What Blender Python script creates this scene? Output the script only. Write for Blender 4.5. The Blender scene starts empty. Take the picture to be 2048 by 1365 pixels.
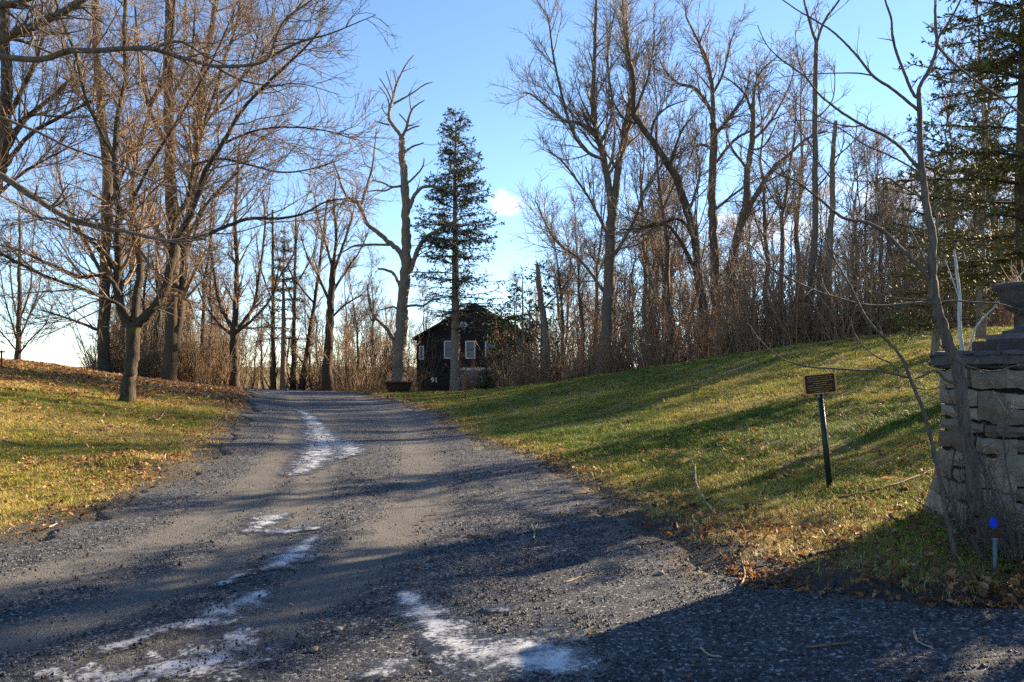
import bpy, math, numpy as np
from math import radians, sin, cos, pi

# ---------------------------------------------------------------- camera / sky / sun / exposure
S = bpy.context.scene
COL = S.collection
F, HOR, CX, CZ = 1593.0, 730.0, 1024.0, 1.6     # focal length (photo px), horizon row, centre column, eye height
cam = bpy.data.cameras.new('camera'); cam_ob = bpy.data.objects.new('camera', cam); COL.objects.link(cam_ob)
cam.sensor_width = 36; cam.lens = 36 * F / 2048; cam.shift_y = (HOR - 682.5) / 2048
cam.clip_start = .05; cam.clip_end = 20000
cam_ob.location = (0, 0, CZ); cam_ob.rotation_euler = (pi / 2, 0, 0); S.camera = cam_ob
SUN_AZ, SUN_EL = radians(57), radians(22)        # azimuth measured from the view direction towards the right
w = bpy.data.worlds.new('World'); S.world = w; w.use_nodes = True
nt = w.node_tree; nt.nodes.clear()
sky = nt.nodes.new('ShaderNodeTexSky'); sky.sky_type = 'NISHITA'; sky.sun_disc = False
sky.sun_elevation = SUN_EL; sky.sun_rotation = SUN_AZ; sky.altitude = 500; sky.air_density = .85; sky.dust_density = .0; sky.ozone_density = 3.0
bg = nt.nodes.new('ShaderNodeBackground'); bg.inputs[1].default_value = .071
wo = nt.nodes.new('ShaderNodeOutputWorld')
# clouds: one small puff low in the gap between the trees and a broken bank low on the right
tc = nt.nodes.new('ShaderNodeTexCoord')
def wmath(op, a, b=None, c=None):
    n = nt.nodes.new('ShaderNodeMath'); n.operation = op
    for i, v in enumerate((a, b, c)):
        if v is None: continue
        if isinstance(v, (int, float)): n.inputs[i].default_value = v
        else: nt.links.new(v, n.inputs[i])
    return n.outputs[0]
sep = nt.nodes.new('ShaderNodeSeparateXYZ'); nt.links.new(tc.outputs['Generated'], sep.inputs[0])
elev = wmath('ARCSINE', sep.outputs[2]); azim = wmath('ARCTAN2', sep.outputs[0], sep.outputs[1])
nz = nt.nodes.new('ShaderNodeTexNoise'); nz.inputs['Scale'].default_value = 38; nz.inputs['Detail'].default_value = 7; nz.inputs['Roughness'].default_value = .6
nt.links.new(tc.outputs['Generated'], nz.inputs['Vector'])
def puff(az, el, ra, re):
    a = wmath('DIVIDE', wmath('SUBTRACT', azim, az), ra); e = wmath('DIVIDE', wmath('SUBTRACT', elev, el), re)
    return wmath('SUBTRACT', 1.0, wmath('ADD', wmath('MULTIPLY', a, a), wmath('MULTIPLY', e, e)))
m = puff(-.006, .20, .030, .016)
for q in ((-.018, .194, .016, .010), (.30, .16, .16, .03), (.48, .19, .15, .04), (.66, .13, .2, .04), (-.9, .1, .3, .03)):
    m = wmath('MAXIMUM', m, puff(*q))
mask = wmath('ADD', wmath('MULTIPLY', m, .9), wmath('MULTIPLY', wmath('SUBTRACT', nz.outputs[0], .5), 3.4))
mr = nt.nodes.new('ShaderNodeMapRange'); mr.interpolation_type = 'SMOOTHSTEP'; nt.links.new(mask, mr.inputs[0])
mr.inputs[1].default_value = .1; mr.inputs[2].default_value = .9; mr.inputs[3].default_value = 0; mr.inputs[4].default_value = .7
mx = nt.nodes.new('ShaderNodeMix'); mx.data_type = 'RGBA'
nt.links.new(mr.outputs[0], mx.inputs['Factor']); nt.links.new(sky.outputs[0], mx.inputs[6]); mx.inputs[7].default_value = (4.0, 3.75, 3.8, 1)
nt.links.new(mx.outputs[2], bg.inputs[0]); nt.links.new(bg.outputs[0], wo.inputs[0])
sl = bpy.data.lights.new('sun', 'SUN'); sl.energy = 5.0; sl.angle = radians(.53); sl.color = (1, .80, .55)
so = bpy.data.objects.new('sun', sl); COL.objects.link(so)
from mathutils import Vector, Matrix, Euler
SUND = Vector((sin(SUN_AZ) * cos(SUN_EL), cos(SUN_AZ) * cos(SUN_EL), sin(SUN_EL)))
so.rotation_euler = SUND.to_track_quat('Z', 'Y').to_euler(); so.location = SUND * 60
S.view_settings.view_transform = 'Standard'; S.view_settings.look = 'None'; S.view_settings.gamma = 1
S.view_settings.exposure = 2.1; S.view_settings.use_curve_mapping = False
S.render.engine = 'CYCLES'
S.cycles.max_bounces = 4; S.cycles.diffuse_bounces = 2; S.cycles.glossy_bounces = 2; S.cycles.transparent_max_bounces = 8
S.cycles.use_denoising = False; S.cycles.caustics_reflective = False; S.cycles.caustics_refractive = False

# ---------------------------------------------------------------- small helpers
def tag(o, label=None, cat=None, group=None, kind=None):
    if label: o['label'] = label
    if cat: o['category'] = cat
    if group: o['group'] = group
    if kind: o['kind'] = kind
    return o
def empty(name, loc=(0, 0, 0), rz=0):
    o = bpy.data.objects.new(name, None); COL.objects.link(o); o.location = loc; o.rotation_euler = (0, 0, rz)
    o.empty_display_size = .2
    return o
def link(name, me, mat=None, parent=None):
    o = bpy.data.objects.new(name, me); COL.objects.link(o)
    if mat is not None and not me.materials: me.materials.append(mat)
    if parent is not None: o.parent = parent
    return o
def mesh_np(name, V, faces, smooth=False):
    """faces: int array (n,3) or (n,4), or a list of such arrays."""
    me = bpy.data.meshes.new(name)
    V = np.asarray(V, np.float32).reshape(-1, 3)
    if not isinstance(faces, list): faces = [faces]
    faces = [np.asarray(f, np.int32) for f in faces if len(f)]
    tot = np.concatenate([np.full(len(f), f.shape[1], np.int32) for f in faces])
    idx = np.concatenate([f.ravel() for f in faces])
    me.vertices.add(len(V)); me.vertices.foreach_set('co', V.ravel())
    me.loops.add(len(idx)); me.loops.foreach_set('vertex_index', idx)
    me.polygons.add(len(tot)); st = np.zeros(len(tot), np.int32); st[1:] = np.cumsum(tot)[:-1]
    me.polygons.foreach_set('loop_start', st); me.polygons.foreach_set('loop_total', tot)
    if smooth: me.polygons.foreach_set('use_smooth', np.ones(len(tot), bool))
    me.update(calc_edges=True); me.validate()
    return me
def fattr(me, name, arr):
    a = me.attributes.new(name, 'FLOAT', 'POINT'); a.data.foreach_set('value', np.asarray(arr, np.float32))
def hash2(ix, iy, seed):
    h = (ix.astype(np.int64) * 374761393 + iy.astype(np.int64) * 668265263 + seed * 982451653) & 0xffffffff
    h = ((h ^ (h >> 13)) * 1274126177) & 0xffffffff
    return ((h ^ (h >> 16)) & 0xffff) / 65535.0
def vnoise(x, y, seed=0):
    x = np.asarray(x, float); y = np.asarray(y, float)
    ix = np.floor(x); iy = np.floor(y); fx = x - ix; fy = y - iy
    fx = fx * fx * (3 - 2 * fx); fy = fy * fy * (3 - 2 * fy)
    a = hash2(ix, iy, seed); b = hash2(ix + 1, iy, seed); c = hash2(ix, iy + 1, seed); d = hash2(ix + 1, iy + 1, seed)
    return (a * (1 - fx) + b * fx) * (1 - fy) + (c * (1 - fx) + d * fx) * fy
def fbm(x, y, seed=0, o=4):
    s = 0; a = .5; n = 0
    for i in range(o):
        s = s + a * vnoise(x * 2 ** i, y * 2 ** i, seed + i * 17); n += a; a *= .5
    return s / n
def sstep(a, b, x):
    t = np.clip((np.asarray(x, float) - a) / (b - a), 0, 1); return t * t * (3 - 2 * t)

# ---------------------------------------------------------------- materials
def newmat(name):
    m = bpy.data.materials.new(name); m.use_nodes = True
    n = m.node_tree; b = n.nodes['Principled BSDF']; b.inputs['Roughness'].default_value = .85
    b.inputs['Specular IOR Level'].default_value = .25
    return m, n, b
def N(n, t, **k):
    x = n.nodes.new(t)
    for a, v in k.items(): setattr(x, a, v)
    return x
def ramp(n, fac, stops):
    r = N(n, 'ShaderNodeValToRGB'); e = r.color_ramp.elements
    while len(e) < len(stops): e.new(.5)
    for i, (p, c) in enumerate(stops): e[i].position = p; e[i].color = (*c, 1)
    n.links.new(fac, r.inputs[0]); return r.outputs[0]
def noise(n, vec, scale, detail=4, rough=.55):
    x = N(n, 'ShaderNodeTexNoise'); x.inputs['Scale'].default_value = scale; x.inputs['Detail'].default_value = detail
    x.inputs['Roughness'].default_value = rough
    if vec is not None: n.links.new(vec, x.inputs['Vector'])
    return x.outputs[0]
def mixc(n, fac, a, b, blend='MIX'):
    x = N(n, 'ShaderNodeMix', data_type='RGBA', blend_type=blend)
    for s, v in ((x.inputs['Factor'], fac), (x.inputs[6], a), (x.inputs[7], b)):
        if isinstance(v, tuple): s.default_value = (*v, 1) if len(v) == 3 else v
        elif isinstance(v, (int, float)): s.default_value = v
        else: n.links.new(v, s)
    return x.outputs[2]
def mth(n, op, a, b=None):
    x = N(n, 'ShaderNodeMath', operation=op)
    for i, v in enumerate((a, b)):
        if v is None: continue
        if isinstance(v, (int, float)): x.inputs[i].default_value = v
        else: n.links.new(v, x.inputs[i])
    return x.outputs[0]
def maprange(n, v, a, b, c=0, d=1):
    x = N(n, 'ShaderNodeMapRange', interpolation_type='SMOOTHSTEP'); n.links.new(v, x.inputs[0])
    for i, q in enumerate((a, b, c, d)): x.inputs[i + 1].default_value = q
    return x.outputs[0]
def objco(n, scale=(1, 1, 1)):
    t = N(n, 'ShaderNodeTexCoord'); mp = N(n, 'ShaderNodeMapping'); mp.inputs['Scale'].default_value = scale
    n.links.new(t.outputs['Object'], mp.inputs[0]); return mp.outputs[0]
def bump(n, b, h, strength=.5, dist=.02):
    x = N(n, 'ShaderNodeBump'); x.inputs['Strength'].default_value = strength; x.inputs['Distance'].default_value = dist
    n.links.new(h, x.inputs['Height']); n.links.new(x.outputs[0], b.inputs['Normal'])
def plain(name, c, rough=.8, metal=0, var=.25, scale=8):
    m, n, b = newmat(name)
    f = noise(n, objco(n), scale, 5)
    n.links.new(ramp(n, f, [(.25, tuple(q * (1 - var) for q in c)), (.75, tuple(min(1, q * (1 + var)) for q in c))]), b.inputs['Base Color'])
    b.inputs['Roughness'].default_value = rough; b.inputs['Metallic'].default_value = metal
    return m
def bark(name, dark, light, moss=None, zs=.25, scale=22, bstr=.9, bd=.03):
    m, n, b = newmat(name)
    co = objco(n, (1, 1, zs)); f = noise(n, co, scale, 6, .65)
    big = noise(n, objco(n), 1.7, 3)
    col = ramp(n, f, [(.3, dark), (.62, light)])
    col = mixc(n, maprange(n, big, .35, .7, 0, .55), col, tuple(q * .72 for q in light))
    if moss: col = mixc(n, maprange(n, noise(n, objco(n), 3.1, 4), .56, .68, 0, .8), col, moss)
    n.links.new(col, b.inputs['Base Color']); bump(n, b, f, bstr, bd)
    b.inputs['Roughness'].default_value = .9
    return m
M = {}
M['maple'] = bark('maple_bark', bd=.07, scale=16, zs=.16, dark=(.018, .014, .010), light=(.075, .058, .04), moss=(.085, .08, .018))
M['grey'] = bark('grey_bark', (.035, .027, .02), (.17, .13, .092))
M['brown'] = bark('brown_bark', (.02, .014, .010), (.095, .066, .042))
M['dead'] = bark('dead_wood', (.05, .037, .027), (.24, .185, .135))
M['sapl'] = bark('sapling_bark', (.035, .027, .02), (.17, .135, .105), scale=55, zs=.12, bd=.025)
M['pale'] = bark('pale_bark', (.26, .25, .24), (.5, .48, .46), scale=40, bd=.006)
M['twig'] = plain('twig_bark', (.20, .145, .10), .8, var=.35, scale=.8)
M['twig_warm'] = plain('warm_twig_bark', (.19, .125, .072), .8, var=.35, scale=.8)
M['twig_grey'] = plain('grey_twig_bark', (.11, .085, .065), .8, var=.3, scale=.8)
M['brush'] = plain('brush_stems', (.26, .17, .105), .85, var=.4, scale=.7)
M['spruce_trunk'] = bark('spruce_bark', (.09, .07, .055), (.26, .2, .15))
def needles(name, a, c):
    m, n, b = newmat(name)
    g = N(n, 'ShaderNodeNewGeometry'); f = noise(n, objco(n), 2.3, 3)
    v = mth(n, 'ADD', mth(n, 'MULTIPLY', g.outputs['Random Per Island'], .6), mth(n, 'MULTIPLY', f, .5))
    n.links.new(ramp(n, v, [(.2, a), (.85, c)]), b.inputs['Base Color']); b.inputs['Roughness'].default_value = .7
    return m
M['spruce'] = needles('spruce_needles', (.025, .045, .018), (.085, .115, .045))
M['cedar'] = needles('cedar_needles', (.05, .055, .013), (.21, .18, .045))
M['blue_spruce'] = needles('blue_green_needles', (.055, .07, .047), (.15, .165, .11))
M['pine'] = needles('pine_needles', (.035, .055, .02), (.12, .12, .045))
def leafmat(name, stops):
    m, n, b = newmat(name)
    a = N(n, 'ShaderNodeAttribute', attribute_name='tint', attribute_type='INSTANCER')
    n.links.new(ramp(n, a.outputs['Fac'], stops), b.inputs['Base Color']); b.inputs['Roughness'].default_value = .65
    t = N(n, 'ShaderNodeBsdfTranslucent'); ms = N(n, 'ShaderNodeMixShader'); ms.inputs[0].default_value = .25
    n.links.new(ramp(n, a.outputs['Fac'], stops), t.inputs[0])
    n.links.new(b.outputs[0], ms.inputs[1]); n.links.new(t.outputs[0], ms.inputs[2]); n.links.new(ms.outputs[0], n.nodes['Material Output'].inputs[0])
    return m
M['grass'] = leafmat('grass_blades', [(0, (.075, .125, .018)), (.35, (.175, .21, .028)), (.6, (.32, .275, .05)), (1, (.52, .39, .14))])
M['leaf'] = leafmat('dry_leaves', [(0, (.06, .03, .018)), (.35, (.17, .08, .034)), (.7, (.33, .165, .065)), (1, (.44, .31, .18))])
M['stone_chip'] = leafmat('gravel_chips', [(0, (.015, .017, .021)), (.55, (.052, .057, .067)), (.9, (.125, .13, .14)), (1, (.36, .35, .33))])

# ---------------------------------------------------------------- terrain
def P3(px, py, d): return np.array([(px - CX) / F * d, d, CZ - (py - HOR) / F * d])
XL = np.array([(-20, -60), (3.0, -60), (3.6, -18), (4.1, -12), (4.7, -8.2), (5.6, -6.0), (6.6, -4.9), (7.2, -4.65), (8.55, -4.6), (10, -4.65), (12.2, -4.95), (15.2, -5.55), (20, -6.9), (24.5, -8.2), (31, -10.3), (38, -13.2), (44, -17), (50, -22)])
XR = np.array([(-20, 60), (2.9, 60), (3.35, 14), (3.7, 6.5), (4.05, 3.7), (4.45, 2.55), (5.3, 1.8), (6.7, 1.5), (7.3, 1.28), (9.1, 1.0), (10.8, .72), (14.4, -.2), (17.4, -1.05), (24.2, -2.4), (30, -4.3), (36.5, -6.9), (44, -10.6), (50, -14)])
def road_x(tab, y):
    y = np.asarray(y, float); return sum(np.interp(y + o, tab[:, 0], tab[:, 1]) for o in (-.5, -.25, 0, .25, .5)) / 5
ctrl = [(0, -12, 0), (-15, -10, .1), (15, -10, .3), (0, 4, 0), (-6, 4, 0), (0, 8, 0), (-3, 8, 0), (-3, 13, .02), (-4, 18, .06), (-6, 25, .13), (-8, 32, .24), (-11, 39, .34), (-13, 46, .05), (-15, 56, -.9)]
ctrl += [tuple(P3(*q)) for q in ((0, 1085, 7.2), (0, 1000, 9.5), (0, 870, 14), (0, 780, 18.5), (0, 722, 30), (262, 810, 20), (200, 750, 35), (340, 767, 36), (480, 777, 40), (130, 760, 24), (400, 830, 20),
         (1400, 1000, 8.5), (1660, 977, 8), (1880, 1060, 6), (1500, 820, 15), (1200, 850, 18), (1750, 800, 13), (1640, 690, 26), (1900, 664, 24), (1300, 737, 32), (1080, 772, 37), (1000, 783, 39), (900, 786, 41), (2100, 655, 22), (1000, 840, 21), (797, 785, 38), (860, 787, 39), (740, 787, 37))]
ctrl += [(8, 4.5, .7), (12, 10, 2.1), (20, 14, 3.0), (26, 26, 3.2), (20, 36, 2.3), (12, 42, 1.4), (3, 47, .2), (0, 60, -1.0), (20, 60, .5), (40, 40, 2.6), (-24, 26, 2.2), (-32, 36, 2.0), (-22, 44, .3), (-20, 56, -1.2), (-40, 20, 3), (-14, 8, .4), (-25, 12, 1.3), (-30, 0, .6), (30, 0, 1.2), (40, 15, 3.4), (-40, 55, -1), (45, 60, 1), (-11, 55, -.8)]
C = np.array(ctrl, float)
def tps(r2): return np.where(r2 > 1e-9, r2 * np.log(r2 + 1e-12), 0)
def _fit():
    n = len(C); A = np.zeros((n + 3, n + 3)); d2 = ((C[:, None, :2] - C[None, :, :2]) ** 2).sum(-1)
    A[:n, :n] = tps(d2) + np.eye(n) * 1.2; A[:n, n] = 1; A[:n, n + 1:] = C[:, :2]; A[n, :n] = 1; A[n + 1:, :n] = C[:, :2].T
    return np.linalg.solve(A, np.concatenate([C[:, 2], np.zeros(3)]))
WT = _fit()
def in_road(x, y):
    """signed distance-like value in metres, positive inside the road"""
    l = road_x(XL, y); r = road_x(XR, y)
    return np.minimum(x - l, r - x)
def ground(x, y, rough=True):
    x = np.asarray(x, float); y = np.asarray(y, float); sh = x.shape; xf = x.ravel(); yf = y.ravel()
    cxx = np.clip(xf, -45, 45); cyy = np.clip(yf, -14, 62)
    z = WT[-3] + WT[-2] * cxx + WT[-1] * cyy
    for i in range(len(C)): z = z + WT[i] * tps((cxx - C[i, 0]) ** 2 + (cyy - C[i, 1]) ** 2)
    away = np.hypot(xf - cxx, yf - cyy)
    z = z - away * .10 * (yf > 30) ; z = np.where(z < -28, -28, z)
    wz = sstep(60, 260, away); z = z * (1 - wz) - 28 * wz
    if rough:
        k = sstep(.1, 1.0, -in_road(xf, yf)) * (away < 20)
        z = z + k * ((fbm(xf * .9, yf * .9, 3) - .5) * .16 + (fbm(xf * 3.5, yf * 3.5, 9, 2) - .5) * .05)
        # little hummock on the left verge
        z = z + .20 * np.exp(-(((xf + 5.55) / .75) ** 2 + ((yf - 11.9) / .5) ** 2))
    return z.reshape(sh)
def gz(x, y): return float(ground(np.array([x]), np.array([y]))[0])
_dd = np.concatenate([np.arange(2, 20, .02), np.arange(20, 70, .05)])
def gpix(px, py):
    xs = (px - CX) / F * _dd; zs = CZ - (py - HOR) / F * _dd
    hit = np.nonzero(zs <= ground(xs, _dd))[0]; i = hit[0] if len(hit) else len(_dd) - 1
    return np.array([xs[i], _dd[i], ground(xs[i:i + 1], _dd[i:i + 1])[0]])

def axis(lo, hi, step, far, g=1.22):
    a = list(np.arange(lo, hi + 1e-6, step)); s = step
    while a[-1] < far[1]: s *= g; a.append(a[-1] + s)
    s = step
    while a[0] > far[0]: s *= g; a.insert(0, a[0] - s)
    return np.array(a)
def build_ground():
    ax = axis(-24, 24, .2, (-7000, 7000)); ay = axis(2, 46, .2, (-300, 9000))
    X, Y = np.meshgrid(ax, ay); Z = ground(X, Y)
    inr = in_road(X, Y); Z = Z - .05 * sstep(.0, .4, inr) * (Y < 52)
    nx, ny = len(ax), len(ay); i = np.arange(nx * ny).reshape(ny, nx)
    f = np.stack([i[:-1, :-1], i[:-1, 1:], i[1:, 1:], i[1:, :-1]], -1).reshape(-1, 4)
    me = mesh_np('ground', np.stack([X, Y, Z], -1), f, True); fattr(me, 'verge', np.clip(inr, -5, 5).ravel())
    m, n, b = newmat('lawn_soil'); co = objco(n)
    base = ramp(n, noise(n, co, .55, 6, .6), [(.3, (.10, .105, .022)), (.5, (.17, .145, .038)), (.7, (.25, .175, .065))])
    fine = noise(n, co, 26, 6, .7)
    col = mixc(n, maprange(n, fine, .4, .7, 0, .7), base, (.06, .042, .025))
    col = mixc(n, maprange(n, noise(n, co, 60, 3), .6, .7, 0, .6), col, (.33, .22, .11))
    ve = N(n, 'ShaderNodeAttribute', attribute_name='verge')
    vv = mth(n, 'ADD', ve.outputs['Fac'], mth(n, 'MULTIPLY', mth(n, 'SUBTRACT', noise(n, co, 2.2, 6, .65), .5), 1.6))
    dirt = ramp(n, noise(n, co, 45, 6, .75), [(.3, (.03, .026, .022)), (.55, (.085, .072, .055)), (.75, (.15, .14, .125))])
    col = mixc(n, maprange(n, vv, -.75, -.1, 0, .95), col, dirt)
    n.links.new(col, b.inputs['Base Color']); bump(n, b, fine, 1, .05)
    tag(link('ground', me, m), kind='structure')
build_ground()

def polyd(x, y, pts):
    """distance to polyline and parameter along it"""
    best = np.full(np.shape(x), 1e9); par = np.zeros(np.shape(x))
    for k in range(len(pts) - 1):
        a = pts[k][:2]; b_ = pts[k + 1][:2]; ab = b_ - a; t = np.clip(((x - a[0]) * ab[0] + (y - a[1]) * ab[1]) / (ab @ ab + 1e-9), 0, 1)
        d = np.hypot(x - a[0] - ab[0] * t, y - a[1] - ab[1] * t); u = d < best; par = np.where(u, k + t, par); best = np.where(u, d, best)
    return best, par
TRACKS = [np.array([gpix(*q) for q in t]) for t in (
    [(-250, 1250), (100, 1150), (330, 1085), (470, 1010), (560, 930), (600, 860), (600, 820), (590, 795)],
    [(200, 1364), (520, 1240), (720, 1120), (830, 1030), (850, 940), (830, 880), (790, 830), (720, 795)],
    [(-250, 1330), (100, 1260), (420, 1140), (560, 1050), (640, 950), (660, 880), (650, 830)])]
def build_road():
    ys = np.concatenate([np.arange(2.2, 14, .07), np.arange(14, 50, .16)])
    nv = 150; rows = []
    for y in ys: rows.append(np.linspace(0, 1, nv))
    U = np.array(rows); Y = np.repeat(ys[:, None], nv, 1)
    wob = lambda s: (fbm(Y * .9, Y * 0 + s, 5 + s, 4) - .5) * .9 + (fbm(Y * 4, Y * 0 + s, 50 + s, 3) - .5) * .35
    L = np.maximum(road_x(XL, Y), -13) + wob(1); Rr = np.minimum(road_x(XR, Y), 12) + wob(2)
    X = L + (Rr - L) * U
    edge = np.minimum(X - L, Rr - X)
    tr = np.zeros_like(X)
    for k, t in enumerate(TRACKS):
        d, _ = polyd(X, Y, t); wdt = (.42, .45, .38)[k]
        tr = np.maximum(tr, np.exp(-(d / wdt) ** 2) * (.95, .9, .75)[k])
    Z = ground(X, Y, False) + .02 - .03 * tr + (fbm(X * 1.3, Y * 1.3, 21) - .5) * .022 + (fbm(X * 6, Y * 6, 23, 2) - .5) * .018
    Z = Z - .09 * (1 - sstep(0, .25, edge))
    nyy = len(ys); i = np.arange(nyy * nv).reshape(nyy, nv)
    f = np.stack([i[:-1, :-1], i[:-1, 1:], i[1:, 1:], i[1:, :-1]], -1).reshape(-1, 4)
    me = mesh_np('road', np.stack([X, Y, Z], -1), f, True); fattr(me, 'track', tr.ravel()); fattr(me, 'edge', edge.ravel())
    m, n, b = newmat('crushed_stone'); co = objco(n)
    vor = N(n, 'ShaderNodeTexVoronoi'); vor.inputs['Scale'].default_value = 62; n.links.new(co, vor.inputs['Vector'])
    sepc = N(n, 'ShaderNodeSeparateColor'); n.links.new(vor.outputs['Color'], sepc.inputs[0])
    stones = ramp(n, sepc.outputs[0], [(0, (.016, .018, .022)), (.55, (.042, .046, .054)), (.85, (.085, .089, .098)), (1, (.28, .275, .27))])
    a = N(n, 'ShaderNodeAttribute', attribute_name='track'); e = N(n, 'ShaderNodeAttribute', attribute_name='edge')
    mm = mth(n, 'ADD', a.outputs['Fac'], mth(n, 'MULTIPLY', mth(n, 'SUBTRACT', noise(n, co, 1.4, 6, .65), .5), 1.5))
    fines = ramp(n, noise(n, co, 30, 6, .75), [(.3, (.062, .061, .060)), (.7, (.145, .136, .122))])
    col = mixc(n, maprange(n, mm, .22, .75, 0, .9), stones, fines)
    soil = ramp(n, noise(n, co, 14, 5, .7), [(.3, (.05, .04, .028)), (.7, (.15, .115, .07))])
    ee = mth(n, 'ADD', e.outputs['Fac'], mth(n, 'MULTIPLY', mth(n, 'SUBTRACT', noise(n, co, 3, 5), .5), 1.2))
    col = mixc(n, maprange(n, ee, .05, .5, .85, 0), col, soil)
    n.links.new(col, b.inputs['Base Color']); b.inputs['Roughness'].default_value = .8
    h = mth(n, 'ADD', mth(n, 'MULTIPLY', vor.outputs['Distance'], -.6), noise(n, co, 120, 3))
    bump(n, b, h, .9, .012)
    tag(link('road', me, m), kind='structure')
build_road()

# ---------------------------------------------------------------- scatter (stuff only)
def scatter(name, pts, rot, scl, tint, protos, label, cat):
    me = bpy.data.meshes.new(name); n = len(pts); me.vertices.add(n); me.vertices.foreach_set('co', np.asarray(pts, np.float32).ravel())
    a = me.attributes.new('rot', 'FLOAT_VECTOR', 'POINT'); a.data.foreach_set('vector', np.asarray(rot, np.float32).ravel())
    fattr(me, 'scl', scl); fattr(me, 'tint', tint)
    k = me.attributes.new('pick', 'INT', 'POINT'); k.data.foreach_set('value', (np.arange(n) % len(protos)).astype(np.int32))
    o = link(name, me)
    g = bpy.data.node_groups.new(name + '_scatter', 'GeometryNodeTree')
    g.interface.new_socket('Geometry', in_out='INPUT', socket_type='NodeSocketGeometry'); g.interface.new_socket('Geometry', in_out='OUTPUT', socket_type='NodeSocketGeometry')
    gi = g.nodes.new('NodeGroupInput'); go = g.nodes.new('NodeGroupOutput'); j = g.nodes.new('GeometryNodeJoinGeometry')
    def attr(nm, t):
        x = g.nodes.new('GeometryNodeInputNamedAttribute'); x.data_type = t; x.inputs['Name'].default_value = nm; return x.outputs['Attribute']
    for i, p in enumerate(protos):
        oi = g.nodes.new('GeometryNodeObjectInfo'); oi.inputs['Object'].default_value = p; oi.transform_space = 'ORIGINAL'; oi.inputs['As Instance'].default_value = True
        ip = g.nodes.new('GeometryNodeInstanceOnPoints'); cmp = g.nodes.new('FunctionNodeCompare'); cmp.data_type = 'INT'; cmp.operation = 'EQUAL'
        ins = [s for s in cmp.inputs if s.type == 'INT' and s.enabled]
        g.links.new(attr('pick', 'INT'), ins[0]); ins[1].default_value = i
        g.links.new(gi.outputs[0], ip.inputs['Points']); g.links.new(cmp.outputs[0], ip.inputs['Selection']); g.links.new(oi.outputs['Geometry'], ip.inputs['Instance'])
        er = g.nodes.new('FunctionNodeEulerToRotation'); g.links.new(attr('rot', 'FLOAT_VECTOR'), er.inputs[0])
        g.links.new(er.outputs[0], ip.inputs['Rotation']); g.links.new(attr('scl', 'FLOAT'), ip.inputs['Scale'])
        g.links.new(ip.outputs[0], j.inputs[0])
    g.links.new(j.outputs[0], go.inputs[0])
    md = o.modifiers.new('scatter', 'NODES'); md.node_group = g
    return tag(o, label, cat, kind='stuff')
def proto(name, me, mat):
    me.materials.append(mat); return bpy.data.objects.new(name, me)
def tuft(seed, nb, h, spread):
    r = np.random.default_rng(seed); V = []; T = []
    for i in range(nb):
        a = r.uniform(0, 2 * pi); q = spread * math.sqrt(r.uniform()); x, y = q * cos(a), q * sin(a)
        b = r.uniform(0, 2 * pi); lean = r.uniform(.3, 1.8); hh = h * r.uniform(.5, 1.2); wd = r.uniform(.0016, .003); dx, dy = -sin(b) * wd, cos(b) * wd
        lx, ly = cos(b) * lean * hh, sin(b) * lean * hh; k = len(V)
        V += [(x - dx, y - dy, -.01), (x + dx, y + dy, -.01), (x + lx * .4 + dx * .8, y + ly * .4 + dy * .8, hh * .62), (x + lx * .4 - dx * .8, y + ly * .4 - dy * .8, hh * .62), (x + lx, y + ly, hh * r.uniform(.7, 1))]
        T += [(k, k + 1, k + 2), (k, k + 2, k + 3), (k + 3, k + 2, k + 4)]
    return mesh_np('grass_tuft', V, np.array(T))
def leaf_mesh(seed, lobes):
    r = np.random.default_rng(seed); n = 14; V = [(0, 0, .01)]; cu = r.uniform(.8, 2.2); tw = r.uniform(-1.2, 1.2); el = r.uniform(.5, .85)
    for i in range(n):
        a = 2 * pi * i / n; q = .5 * (1 - lobes * (i % 2)) * r.uniform(.75, 1.15); x, y = q * cos(a) * 1.35, q * sin(a) * el
        V.append((x, y, cu * y * y + .5 * r.uniform(-.4, 1) * cu * x * x + tw * x * y + .02 + r.normal(0, .03)))
    f = [(0, 1 + i, 1 + (i + 1) % n) for i in range(n)]
    return mesh_np('leaf', V, np.array(f))
def chip(seed):
    r = np.random.default_rng(seed)
    V = []; 
    for z, q in ((-.25, .8), (.3, .72)):
        for i in range(5):
            a = 2 * pi * i / 5 + r.uniform(-.3, .3); V.append((q * cos(a) * r.uniform(.7, 1.1), q * sin(a) * r.uniform(.5, .9), z + r.uniform(-.12, .2)))
    V.append((0, 0, .5)); q = [(i, (i + 1) % 5, 5 + (i + 1) % 5, 5 + i) for i in range(5)]; t = [(5 + i, 5 + (i + 1) % 5, 10) for i in range(5)]
    return mesh_np('chip', np.array(V) * .5, [np.array(q), np.array(t)])
rg = np.random.default_rng(11)
def sample_px(n, x0, x1, y0, y1, pw):
    """random ground points, denser towards the viewer"""
    d = (y0 ** pw + rg.random(n) * (y1 ** pw - y0 ** pw)) ** (1 / pw)
    x = (x0 + rg.random(n) * (x1 - x0)) * d
    return x, d
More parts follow.
